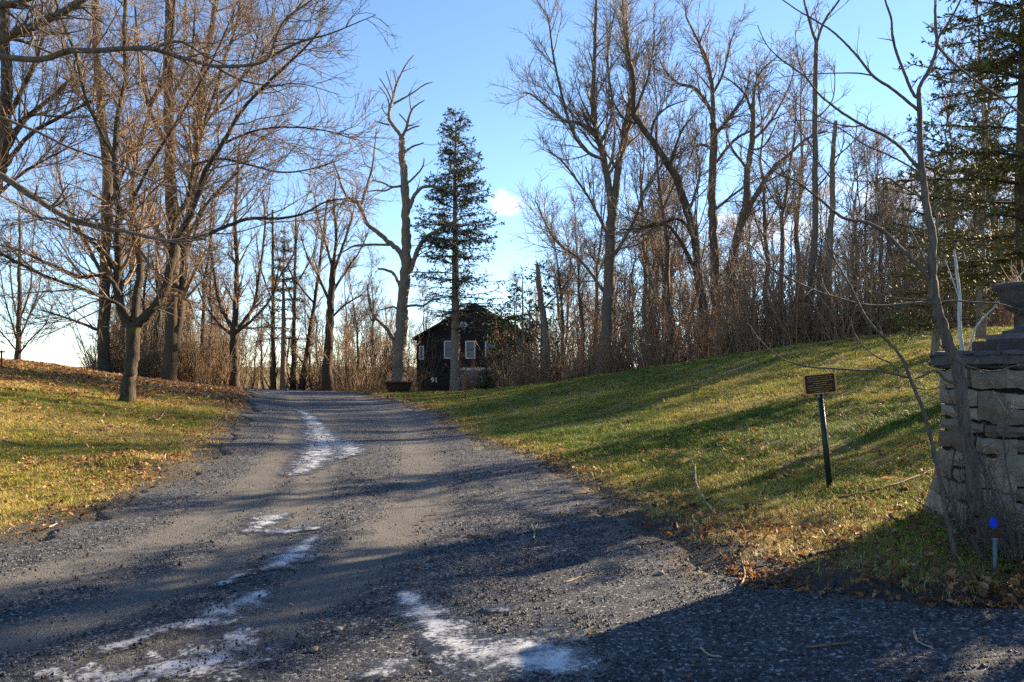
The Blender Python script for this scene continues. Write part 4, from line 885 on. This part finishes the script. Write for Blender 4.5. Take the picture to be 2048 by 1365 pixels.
def window(px0, px1, py0, py1, dy=0, diamond=False):
    x0, x1, z0, z1 = hx(px0), hx(px1), hz(py1), hz(py0); cx_, cz_ = (x0 + x1) / 2, (z0 + z1) / 2; w_, h_ = x1 - x0, z1 - z0; t = .10
    rot = Matrix.Rotation(pi / 4, 3, 'Y') if diamond else None
    o = empty_part('window', (cx_, HD - .05, cz_))
    def sub(nm, c, s, mt):
        bm = bmesh.new(); bm_box(bm, c, s)
        if rot is not None: bmesh.ops.transform(bm, matrix=rot.to_4x4(), verts=bm.verts)
        return link(nm, mesh_bm(nm, bm), mt, o)
    sub('frame', (-w_ / 2 + t / 2, 0, 0), (t, .09, h_), M['trim']); sub('frame', (w_ / 2 - t / 2, 0, 0), (t, .09, h_), M['trim'])
    sub('frame', (0, .002, h_ / 2 - t / 2), (w_ - 2 * t, .09, t), M['trim']); sub('frame', (0, .002, -h_ / 2 + t / 2), (w_ - 2 * t, .09, t), M['trim'])
    if diamond: sub('pane', (0, .03, 0), (w_ - 2 * t, .01, h_ - 2 * t), M['glass'])
    else:
        sub('pane', (0, .03, h_ / 4 - t / 4), (w_ - 2 * t, .012, h_ / 2 - t), M['blind']); sub('pane', (0, .03, -h_ / 4 + t / 4), (w_ - 2 * t, .012, h_ / 2 - t), M['blind'])
        sub('sash_bar', (0, .02, 0), (w_ - 2 * t, .03, .045), M['grey_boards'])
    return o
def empty_part(nm, loc):
    o = bpy.data.objects.new(nm, None); COL.objects.link(o); o.parent = house; o.location = Vector(loc) - Vector(house.location); return o
window(888, 908.5, 682, 718); window(930.5, 951, 682, 718); window(970, 990, 682, 718); window(919.5, 933.5, 643.6, 657.6, diamond=True)
window(838, 848, 692, 720)
H(box('eave_trim', (hx(935), HD - .06, hz(662)), (hx(956) - hx(914), .05, .06), M['grey_boards'], house))
g0, g1, gt = hx(904), hx(988), hz(736)
H(box('garage_frame', ((g0 + g1) / 2, HD - .07, gt - .09), (g1 - g0, .12, .22), M['trim'], house))
for gx in (g0 + .07, g1 - .07): H(box('garage_frame', (gx, HD - .072, (gt - .2 - 1.2) / 2), (.14, .11, gt - .2 + 1.2), M['trim'], house))
for k in range(4):
    hh = (gt - .2 + 1.2) / 4; H(box('garage_panel', ((g0 + g1) / 2, HD - .04, -1.2 + hh * (k + .5)), (g1 - g0 - .3, .06, hh - .03), M['garage'], house, .012))
# low dark board fence with the house number
fd = 52.0; fx0, fx1 = (857 - CX) / F * fd, (902 - CX) / F * fd; ft = CZ - (747 - HOR) / F * fd; fb = gz((fx0 + fx1) / 2, fd)
fence = empty('board_fence', ((fx0 + fx1) / 2, fd, fb)); tag(fence, 'low black board fence with white house number 91', 'fence')
nb = 7; bh = (ft - fb + .1) / nb
for k in range(nb): box('board', (0, .004 * (k % 2), bh * (k + .5) - .1), (fx1 - fx0, .04, bh - .025), M['siding'], fence, .006)
for q in (-1, 1): box('post', (q * (fx1 - fx0) / 2, .06, (ft - fb) / 2 - .1), (.1, .1, ft - fb + .35), M['siding'], fence)
cu = bpy.data.curves.new('house_number', 'FONT'); cu.body = '91'; cu.size = .48; cu.extrude = .012; cu.offset = .006; cu.resolution_u = 8; cu.align_x = 'CENTER'; cu.align_y = 'CENTER'
tmp = bpy.data.objects.new('tmp_text', cu); COL.objects.link(tmp); bpy.context.view_layer.update()
num = bpy.data.meshes.new_from_object(tmp.evaluated_get(bpy.context.evaluated_depsgraph_get())); bpy.data.objects.remove(tmp)
o = link('house_number', num, plain('number_paint', (.8, .8, .8), .5, var=.03), fence); o.rotation_euler = (pi / 2, 0, 0); o.location = ((869 - CX) / F * fd - fence.location.x, -.05, CZ - (761 - HOR) / F * fd - fb)
# small shed left of the house
sx = (775 - CX) / F * 60; sg = gz(sx, 60); shed = empty('shed', (sx, 60, sg)); tag(shed, 'small pale shed with dark sloping roof behind the iron kettle', 'shed')
st = CZ - (742 - HOR) / F * 60 - sg
box('wall', (0, .8, st / 2 - .15), (1.2, 1.6, st + .1), M['garage'], shed); box('roof', (0, .8, st - .02), (1.7, 2.1, .08), M['roof'], shed, rot=Matrix.Rotation(radians(-28), 3, 'Y')); box('door', (-.1, -.02, st * .4), (.6, .05, st * .75), M['grey_boards'], shed)

# iron kettle ----------------------------------------------------------
M['rust'] = plain('rusty_iron', (.055, .026, .014), .85, var=.5, scale=9)
kd = 38.0; kx = (797 - CX) / F * kd; kg = gz(kx, kd); kettle = empty('iron_kettle', (kx, kd, kg)); tag(kettle, 'large rusty iron kettle planter at the edge of the drive', 'planter')
lathe('bowl', [(.02, -.04), (.40, -.03), (.48, .02), (.53, .15), (.585, .30), (.63, .43), (.66, .47), (.69, .48), (.69, .52), (.64, .525), (.61, .48), (.57, .38)], 28, M['rust'], kettle)
lathe('soil', [(.585, .40), (.3, .44), (.01, .45)], 20, plain('planter_soil', (.05, .035, .022), .95, var=.4, scale=12), kettle, .02)

# stone gate pillar -----------------------------------------------------
def stone_mat(name, c):
    m, n, b = newmat(name); co = objco(n); oi = N(n, 'ShaderNodeObjectInfo')
    f = noise(n, co, 7, 7, .65); k = ramp(n, f, [(.3, tuple(q * .55 for q in c)), (.7, c)])
    k = mixc(n, maprange(n, noise(n, co, 2.1, 4), .5, .7, 0, .6), k, tuple(q * .5 for q in c))
    k = mixc(n, oi.outputs['Random'], k, (.40, .37, .36), 'MULTIPLY'); k = mixc(n, maprange(n, noise(n, co, 16, 3), .62, .7, 0, .5), k, (.20, .21, .16))
    n.links.new(k, b.inputs['Base Color']); bump(n, b, f, 1, .05); return m
M['stone'] = stone_mat('rubble_stone', (.36, .29, .21)); M['cap'] = stone_mat('cap_stone', (.14, .128, .12)); M['mortar'] = plain('dark_joint', (.010, .009, .008), .95, var=.3)
PX0, PX1, PY0, PY1 = 3.50, 4.45, 5.65, 6.52; pz = min(gz(PX0, PY0), gz(PX0, PY1)) - .15; PT = 1.575
pil = empty('stone_pillar', ((PX0 + PX1) / 2, (PY0 + PY1) / 2, pz)); tag(pil, 'weathered rubble stone gate pillar with flared foot and cap slab', 'pillar')
PO = Vector(pil.location)
def flare(z): return .02 + .13 * max(0, (1.15 - z) / 1.0) ** 1.6
def add_pillar():
    rng = np.random.default_rng(4)
    # core
    bm = bmesh.new(); rings = []
    for z in (pz, .5, .8, 1.1, PT):
        f = flare(z) - .05; rings.append([bm.verts.new(Vector(v) - PO) for v in ((PX0 - f, PY0 - f, z), (PX1 + f, PY0 - f, z), (PX1 + f, PY1 + f, z), (PX0 - f, PY1 + f, z))])
    for a, b in zip(rings, rings[1:]):
        for i in range(4): bm.faces.new((a[i], a[(i + 1) % 4], b[(i + 1) % 4], b[i]))
    bm.faces.new(rings[-1]); link('core', mesh_bm('core', bm), M['mortar'], pil)
    sides = (((PX0, PY0), (1, 0), (0, -1), PX1 - PX0), ((PX0, PY1), (0, -1), (-1, 0), PY1 - PY0))
    for o, t, nn, ln in sides:
        z = pz
        while z < PT - .03:
            h = float(rng.choice([.10, .14, .18, .24])); h = min(h, PT - z); h = PT - z if PT - z - h < .07 else h
            u = 0.0
            while u < 1:                                         # u runs 0..1 along the course, corner to corner
                wd = float(rng.uniform(.22, .7)); wd = 1 - u if 1 - u - wd < .15 else wd
                sub = [(z, h)] if h < .17 or rng.random() < .6 else [(z, h * .45), (z + h * .45, h * .55)]
                for zz, hh in sub:
                    prd = rng.uniform(-.014, .018); g = rng.uniform(.012, .026); k = 4 if wd > .4 else 3
                    bm = bmesh.new(); bmesh.ops.create_cube(bm, size=1)
                    bmesh.ops.subdivide_edges(bm, edges=[e for e in bm.edges if abs(e.verts[0].co.x - e.verts[1].co.x) > .5], cuts=k)
                    bmesh.ops.subdivide_edges(bm, edges=[e for e in bm.edges if abs(e.verts[0].co.z - e.verts[1].co.z) > .5], cuts=1)
                    wav = rng.normal(0, .009, (k + 3, 3)); jl, jr = rng.normal(0, .012, 2)
                    for v in bm.verts:
                        a = v.co.x + .5; c = int(round(a * (k + 1))); zl = v.co.z; yl = v.co.y
                        Z = zz + hh / 2 + zl * (hh - g) + wav[c, 0] * (.5 + zl) + wav[c, 1] * (.5 - zl); fl = flare(Z); tot = ln + 2 * fl
                        uu = -fl + (u + a * wd) * tot + (g if a < .01 else -g if a > .99 else 0) + zl * (jl * (1 - a) + jr * a) * (0 if (u == 0 and a < .01) or (u + wd > .999 and a > .99) else 1)
                        rnd = .028 if (a < .01 or a > .99 or abs(zl) > .45) else 0
                        out = fl + (prd - rnd + wav[c, 2] * .5 + rng.normal(0, .003) if yl < 0 else -.11)
                        v.co = Vector((o[0] + t[0] * uu + nn[0] * out, o[1] + t[1] * uu + nn[1] * out, Z)) - PO
                    link('stone', mesh_bm('stone', bm), M['stone'], pil)
                u += wd
            z += h
    # cap slabs
    for c0, c1 in ((PX0 - .06, PX0 + .55), (PX0 + .56, PX1 + .06)):
        bm = bmesh.new(); r = bmesh.ops.create_cube(bm, size=1)['verts']
        for v in r: v.co = Vector((v.co.x * (c1 - c0), v.co.y * (PY1 - PY0 + .14), v.co.z * .125))
        bmesh.ops.subdivide_edges(bm, edges=bm.edges, cuts=5, use_grid_fill=True)
        bmesh.ops.bevel(bm, geom=[e for e in bm.edges if e.calc_face_angle(0) > 1], offset=.035, segments=3, affect='EDGES')
        for v in bm.verts: v.co += Vector(rng.normal(0, .006, 3)); v.co += Vector(((c0 + c1) / 2, (PY0 + PY1) / 2, PT + .063)) - PO
        link('cap_stone', mesh_bm('cap_stone', bm, True), M['cap'], pil)
add_pillar()
UX, UY, UZ = 4.0, 6.12, PT + .122
urn = empty('stone_urn', (UX, UY, UZ)); tag(urn, 'grey stone urn on square plinth on top of the gate pillar', 'urn')
box('plinth', (0, 0, .045), (.60, .60, .09), M['cap'], urn, .012); box('plinth', (0, 0, .115), (.46, .46, .05), M['cap'], urn, .01)
lathe('bowl', [(.20, .14), (.20, .165), (.13, .18), (.085, .22), (.075, .26), (.10, .29), (.17, .33), (.21, .38), (.225, .44), (.235, .47), (.27, .49), (.275, .52), (.245, .53), (.21, .50), (.05, .48), (.005, .48)], 24, M['cap'], urn)
dried = Geo(); rr_ = np.random.default_rng(3); n0 = 26; az = rr_.uniform(0, 6.28, n0); PP = np.empty((n0, 5, 3)); PP[:, 0] = np.stack([.1 * np.cos(az), .1 * np.sin(az), np.full(n0, .48)], -1); dd_ = nrm(np.stack([np.cos(az) * .6, np.sin(az) * .6, np.ones(n0)], -1))
for s_ in range(4): dd_ = nrm(dd_ + rr_.normal(0, .2, dd_.shape)); PP[:, s_ + 1] = PP[:, s_] + dd_ * .06
dried.tubes(PP, np.full((n0, 5), .004) * np.linspace(1, .5, 5), 3); link('dried_stems', dried.mesh('dried_stems', False), M['brush'], urn)

# little sign on a post ---------------------------------------------------
M['sign_dark'] = plain('sign_board', (.018, .017, .012), .6, var=.2); M['sign_gold'] = plain('sign_border', (.60, .28, .05), .55, var=.15); M['post_green'] = plain('green_post_paint', (.010, .020, .015), .4, var=.2); M['steel'] = plain('galvanised_steel', (.30, .31, .33), .4, .7, var=.2)
M['sign_text'] = plain('sign_lettering', (.34, .18, .045), .6, var=.2)
SD = 8.0; sb_ = gpix(1660, 977); SD = sb_[1]; sign = empty('historic_sign', tuple(sb_)); sign.rotation_euler = (0, radians(-5.8), radians(-4)); tag(sign, 'small dark sign with orange border on leaning green post', 'sign')
k_ = SD / F; ph = 189 * k_; pw, pp = 63 * k_, 41 * k_
bm = bmesh.new(); bmesh.ops.create_cone(bm, cap_ends=True, segments=14, radius1=6.2 * k_, radius2=5.2 * k_, depth=ph + .15)
for v in bm.verts: v.co.z += (ph - .15) / 2
link('post', mesh_bm('post', bm, True), M['post_green'], sign)
def rrect(w_, h_, r, n=4):
    out = []
    for cx_, cz_, a0 in ((w_ / 2 - r, h_ / 2 - r, 0), (-w_ / 2 + r, h_ / 2 - r, pi / 2), (-w_ / 2 + r, -h_ / 2 + r, pi), (w_ / 2 - r, -h_ / 2 + r, 1.5 * pi)):
        for i in range(n + 1): a = a0 + pi / 2 * i / n; out.append((cx_ + r * cos(a), cz_ + r * sin(a)))
    return out
zc = ph + pp / 2
prism('board', [(x, z + zc) for x, z in rrect(pw - .012, pp - .012, .012)], -.028, -.008, M['sign_dark'], sign)
outer = rrect(pw, pp, .014); inner = rrect(pw - .024, pp - .024, .010); nO = len(outer)
V = [(x, y, z + zc) for y in (-.036, -.006) for ring in (outer, inner) for x, z in ring]; Fq = []
for i in range(nO):
    j = (i + 1) % nO; Fq += [(i, j, nO + j, nO + i), (2 * nO + i, 3 * nO + i, 3 * nO + j, 2 * nO + j), (i, 2 * nO + i, 2 * nO + j, j), (nO + i, nO + j, 3 * nO + j, 3 * nO + i)]
link('border', mesh_np('border', V, np.array(Fq)), M['sign_gold'], sign)
bm = bmesh.new(); rs = np.random.default_rng(2)
for row in range(8):                                             # raised lettering, too small to be read in the photo
    zr = zc + pp / 2 - .030 - row * (pp - .056) / 7; half = (pw / 2 - .03) * (.95, .9, 1, .55, .95, 1, .9, .6)[row]; x = -half
    while x < half - .004:
        wl = rs.uniform(.0035, .0075)
        if rs.random() > .17: bm_box(bm, (x + wl / 2, -.0295, zr), (wl * .72, .004, rs.uniform(.007, .0095)))
        x += wl
o = link('lettering', mesh_bm('lettering', bm), M['sign_text'], sign); o['kind'] = 'stuff'
bm = bmesh.new(); bm_box(bm, (0, -.012, ph - .014), (.062, .022, .04), .004); link('clamp', mesh_bm('clamp', bm), M['steel'], sign)
for q in (-1, 1): box('bolt', (q * .016, -.026, ph - .012), (.011, .010, .011), M['sign_dark'], sign, .002)
prism('bracket', [(-.085, ph + .004), (.085, ph + .004), (.022, ph - .03), (-.022, ph - .03)], -.005, .006, M['post_green'], sign)

# blue reflector stake by the pillar ---------------------------------------
sp = gpix(1990, 1142); stake = empty('reflector_stake', tuple(sp)); tag(stake, 'short metal stake with blue reflector in the leaves below the pillar', 'stake')
k_ = sp[1] / F
lathe('pipe', [(3.5 * k_, -.1), (3.5 * k_, 0), (4.5 * k_, 62 * k_), (5 * k_, 66 * k_), (.001, 66 * k_)], 12, plain('faded_blue_pipe', (.10, .15, .18), .5, var=.25), stake)
box('bracket', (-.004, -.003, 74 * k_), (22 * k_, .02, 14 * k_), M['rust'], stake, .003)
m_, n_, b_ = newmat('blue_reflector'); b_.inputs['Base Color'].default_value = (.01, .05, .62, 1); b_.inputs['Roughness'].default_value = .25
o = prism('reflector', [(7 * k_ * cos(a) * (1 if sin(a) < .2 else .85), 96 * k_ + 11 * k_ * sin(a)) for a in np.linspace(0, 2 * pi, 15)[:-1]], -.008, .004, m_, stake)
o.location.x = -.012
# red post at the left edge
rx, ry = (3 - CX) / F * 25, 25.0; rz_ = gz(rx, ry); rp_ = empty('marker_post', (rx, ry, rz_)); tag(rp_, 'thin dark red post with small crosspiece at the left edge', 'post')
m_red = plain('red_paint', (.16, .03, .02), .7); box('shaft', (0, 0, .25), (.04, .04, .7), m_red, rp_, .004); box('crosspiece', (.02, -.022, .55), (.2, .03, .05), m_red, rp_, .004)

# ---------------------------------------------------------------- ice, stones, sticks on the drive
m, n, b = newmat('dirty_ice'); co = objco(n); at = N(n, 'ShaderNodeAttribute', attribute_name='cover')
f = noise(n, co, 34, 7, .75); big = noise(n, co, 6, 5, .6)
c = ramp(n, big, [(.3, (.15, .155, .17)), (.52, (.32, .33, .36)), (.74, (.66, .66, .67))]); c = mixc(n, maprange(n, noise(n, co, 80, 4, .7), .55, .68, 0, .75), c, (.09, .09, .09))
n.links.new(c, b.inputs['Base Color']); b.inputs['Roughness'].default_value = .38; b.inputs['Specular IOR Level'].default_value = .4; bump(n, b, f, .5, .01)
q = mth(n, 'ADD', at.outputs['Fac'], mth(n, 'ADD', mth(n, 'MULTIPLY', mth(n, 'SUBTRACT', f, .5), 3.0), mth(n, 'MULTIPLY', mth(n, 'SUBTRACT', big, .5), 2.6)))
tb = N(n, 'ShaderNodeBsdfTransparent'); ms = N(n, 'ShaderNodeMixShader'); n.links.new(maprange(n, q, .36, 1.05, 0, .85), ms.inputs[0]); wet = N(n, 'ShaderNodeBsdfPrincipled'); wet.inputs['Base Color'].default_value = (.022, .023, .025, 1); wet.inputs['Roughness'].default_value = .35; mw = N(n, 'ShaderNodeMixShader'); n.links.new(maprange(n, q, -.15, .3, 0, .6), mw.inputs[0]); n.links.new(tb.outputs[0], mw.inputs[1]); n.links.new(wet.outputs[0], mw.inputs[2]); n.links.new(mw.outputs[0], ms.inputs[1]); n.links.new(b.outputs[0], ms.inputs[2]); n.links.new(ms.outputs[0], n.nodes['Material Output'].inputs[0])
M['ice'] = m
def ice(pts, widths, label):
    widths = [q * 1.4 for q in widths]; P = np.array([gpix(*p) for p in pts]); wmax = max(widths) * 1.6; st_ = .035 if P[:, 1].mean() < 9 else .08
    ax = np.arange(P[:, 0].min() - wmax, P[:, 0].max() + wmax, st_); ay = np.arange(P[:, 1].min() - wmax * 1.3, P[:, 1].max() + wmax * 1.3, st_)
    X, Y = np.meshgrid(ax, ay); d, t = polyd(X, Y, P); wd = np.interp(t, np.arange(len(widths)), widths)
    cov = 1 - d / wd; tr = np.zeros_like(X)
    for tk, ww in zip(TRACKS, (.42, .45, .38)): tr = np.maximum(tr, np.exp(-(polyd(X, Y, tk)[0] / ww) ** 2) * .9)
    Z = ground(X, Y, False) + .036 - .03 * tr + (fbm(X * 1.3, Y * 1.3, 21) - .5) * .022
    i = np.arange(X.size).reshape(X.shape); f4 = np.stack([i[:-1, :-1], i[:-1, 1:], i[1:, 1:], i[1:, :-1]], -1).reshape(-1, 4); f4 = f4[(cov.ravel()[f4] > -.8).any(1)]
    us = np.unique(f4); mp = np.full(X.size, -1); mp[us] = np.arange(len(us)); org = P.mean(0)
    me = mesh_np('ice_patch', np.stack([X, Y, Z], -1).reshape(-1, 3)[us] - org, mp[f4], True); fattr(me, 'cover', cov.ravel()[us])
    o = link('ice_patch', me, M['ice']); o.location = org; tag(o, label, 'ice', 'ice patches on the drive')
ice([(600, 822), (622, 838), (636, 862), (650, 888), (640, 910), (618, 932), (590, 950)], [.12, .22, .30, .42, .36, .26, .15], 'long white ice streak down the middle of the drive')
ice([(668, 884), (692, 892), (702, 908), (682, 918)], [.14, .25, .25, .14], 'short ice patch just right of the long middle streak')
ice([(572, 1030), (545, 1038), (522, 1050), (488, 1066)], [.07, .15, .15, .06], 'small slanting ice patch right of the left wheel track')
ice([(505, 1063), (560, 1066), (600, 1060), (636, 1062)], [.06, .14, .12, .05], 'thin crosswise ice streak below the slanting patch')
ice([(632, 1078), (600, 1104), (578, 1118), (548, 1138), (530, 1145)], [.05, .12, .17, .13, .05], 'hooked ice patch between the wheel tracks')
ice([(478, 1158), (455, 1168), (432, 1178)], [.04, .07, .04], 'tiny ice sliver above the long near streak')
ice([(522, 1190), (490, 1205), (455, 1222), (410, 1245), (340, 1262), (270, 1288), (205, 1312)], [.07, .16, .19, .15, .12, .09, .05], 'long near ice streak slanting to the lower left')
ice([(480, 1275), (440, 1310), (380, 1335), (260, 1355), (100, 1358)], [.14, .30, .34, .22, .1], 'broad dirty ice sheet at the bottom left')
ice([(812, 1200), (835, 1225), (858, 1250), (885, 1282), (930, 1305)], [.06, .12, .13, .15, .12], 'crooked ice vein running down right of the centre')
ice([(930, 1310), (990, 1325), (1060, 1322), (1130, 1345)], [.18, .36, .32, .14], 'large white crusty ice patch at the bottom centre')
ice([(530, 787), (560, 786), (600, 785)], [.3, .45, .3], 'thin ice strip across the far end of the drive')
ice([(985, 1228), (1012, 1228)], [.05, .05], 'tiny ice fleck beside a stick right of the ice vein')
ice([(800, 1345), (770, 1352), (740, 1362)], [.07, .1, .08], 'small broken ice fleck left of the large crusty patch')
m_st = stone_mat('field_stone', (.34, .30, .25))
def pebble(px, py, r, label):
    rng = np.random.default_rng(int(px)); bm = bmesh.new(); bmesh.ops.create_icosphere(bm, subdivisions=2, radius=1); p = gpix(px, py); s = r * p[1] / F
    for v in bm.verts: v.co = Vector((v.co.x * s * 1.2, v.co.y * s, v.co.z * s * .6)) * float(1 + rng.normal(0, .07))
    o = link('stone', mesh_bm('stone', bm, True), m_st); o.location = (p[0], p[1], ground(p[:1], p[1:2], False)[0] + .02 + s * .3); o.rotation_euler.z = float(rng.uniform(0, 6)); tag(o, label, 'stone')
for q in ((1168, 1290, 9, 'pale rounded stone right of the large crusty ice patch'), (1112, 1283, 6, 'flat tan stone above the large crusty ice patch'), (677, 1268, 8, 'flat pale stone between the two near ice patches'), (1322, 1156, 8, 'grey stone at the right edge of the gravel'), (1718, 1135, 9, 'whitish stone in the shaded grass below the pillar'), (1275, 1103, 7, 'brown stone near the right verge'), (628, 1310, 9, 'broken pale stone at the bottom left of centre'), (580, 1218, 6, 'small pale stone left of the ice vein')): pebble(*q)
def stick(pts, r, label, mat=None, lift=.012, name='stick', fork=None):
    P = np.array([gpix(*p) for p in pts]); onr = in_road(P[:, 0], P[:, 1]) > 0; P[:, 2] = np.where(onr, ground(P[:, 0], P[:, 1], False) + .02, P[:, 2] + .03) + lift; o0 = P[0].copy(); k = P[:, 1].mean() / F
    G = Geo(); q, s = resample(P - o0, np.linspace(r, r * .5, len(P)) * k, len(P) * 5); rng = np.random.default_rng(int(pts[0][0])); q += rng.normal(0, r * k * .2, q.shape); G.tubes(q[None], s[None], 6)
    for fk in fork or ():
        P2 = np.array([gpix(*p) for p in fk]); P2[:, 2] += .03 + lift; q, s = resample(P2 - o0, np.linspace(r * .6, r * .35, len(P2)) * k, len(P2) * 4); G.tubes(q[None], s[None], 5)
    o = link(name, G.mesh(name), mat or m_sk); o.location = o0; tag(o, label, 'stick')
m_sk = plain('weathered_stick', (.30, .22, .14), .8, var=.3, scale=20); m_sk2 = plain('dark_stick', (.12, .085, .055), .85, var=.3, scale=20)
stick([(935, 1078), (968, 1081), (998, 1090)], 3.2, 'thick brown stick lying on the gravel left of the forked twig', m_sk2)
stick([(1067, 1087), (1069, 1072), (1063, 1056)], 2.2, 'pale forked twig upright on the gravel near the middle', fork=[[(1068, 1074), (1075, 1058)]])
stick([(1132, 1174), (1160, 1165), (1188, 1160)], 2, 'thin pale stick on the sunlit gravel right of centre')
stick([(1402, 1308), (1418, 1324), (1445, 1328)], 2.4, 'bent pale stick in the shadow at the bottom')
stick([(1828, 1274), (1834, 1295), (1848, 1305), (1868, 1312)], 2.4, 'curved pale stick at the bottom right by the leaves')
stick([(1390, 938), (1393, 975), (1412, 1012), (1432, 1040)], 2.4, 'long thin stick standing out of the grass left of the sign')
stick([(1612, 1308), (1660, 1303), (1704, 1299)], 3, 'straight brown stick in the leaf strewn verge', m_sk2)
stick([(1680, 1006), (1740, 992), (1800, 975), (1872, 945)], 3, 'long fallen branch in the grass between sign and pillar', m_sk2)
stick([(1620, 1122), (1660, 1114), (1695, 1108)], 4.5, 'short thick grey stick in the shaded grass', m_sk2)
stick([(1690, 1106), (1696, 1122)], 1.5, 'stubby twig beside the short thick grey stick', m_sk)
stick([(1480, 1185), (1490, 1160), (1484, 1130)], 1.8, 'thin curved stick at the corner of gravel and leaves')
stick([(295, 925), (306, 922), (318, 914)], 1.6, 'small pale twig on the left verge')
stick([(97, 1062), (108, 1057), (114, 1054)], 1.8, 'short pale stick at the left edge of the gravel')
stick([(298, 843), (318, 842), (330, 826)], 2.4, 'dark broken branch lying on the left lawn below the maple', m_sk2, fork=[[(310, 842), (305, 832)], [(318, 841), (324, 846)]])
stick([(5, 888), (28, 892), (50, 897)], 3, 'dark fallen branch on the lawn at the left edge', m_sk2)
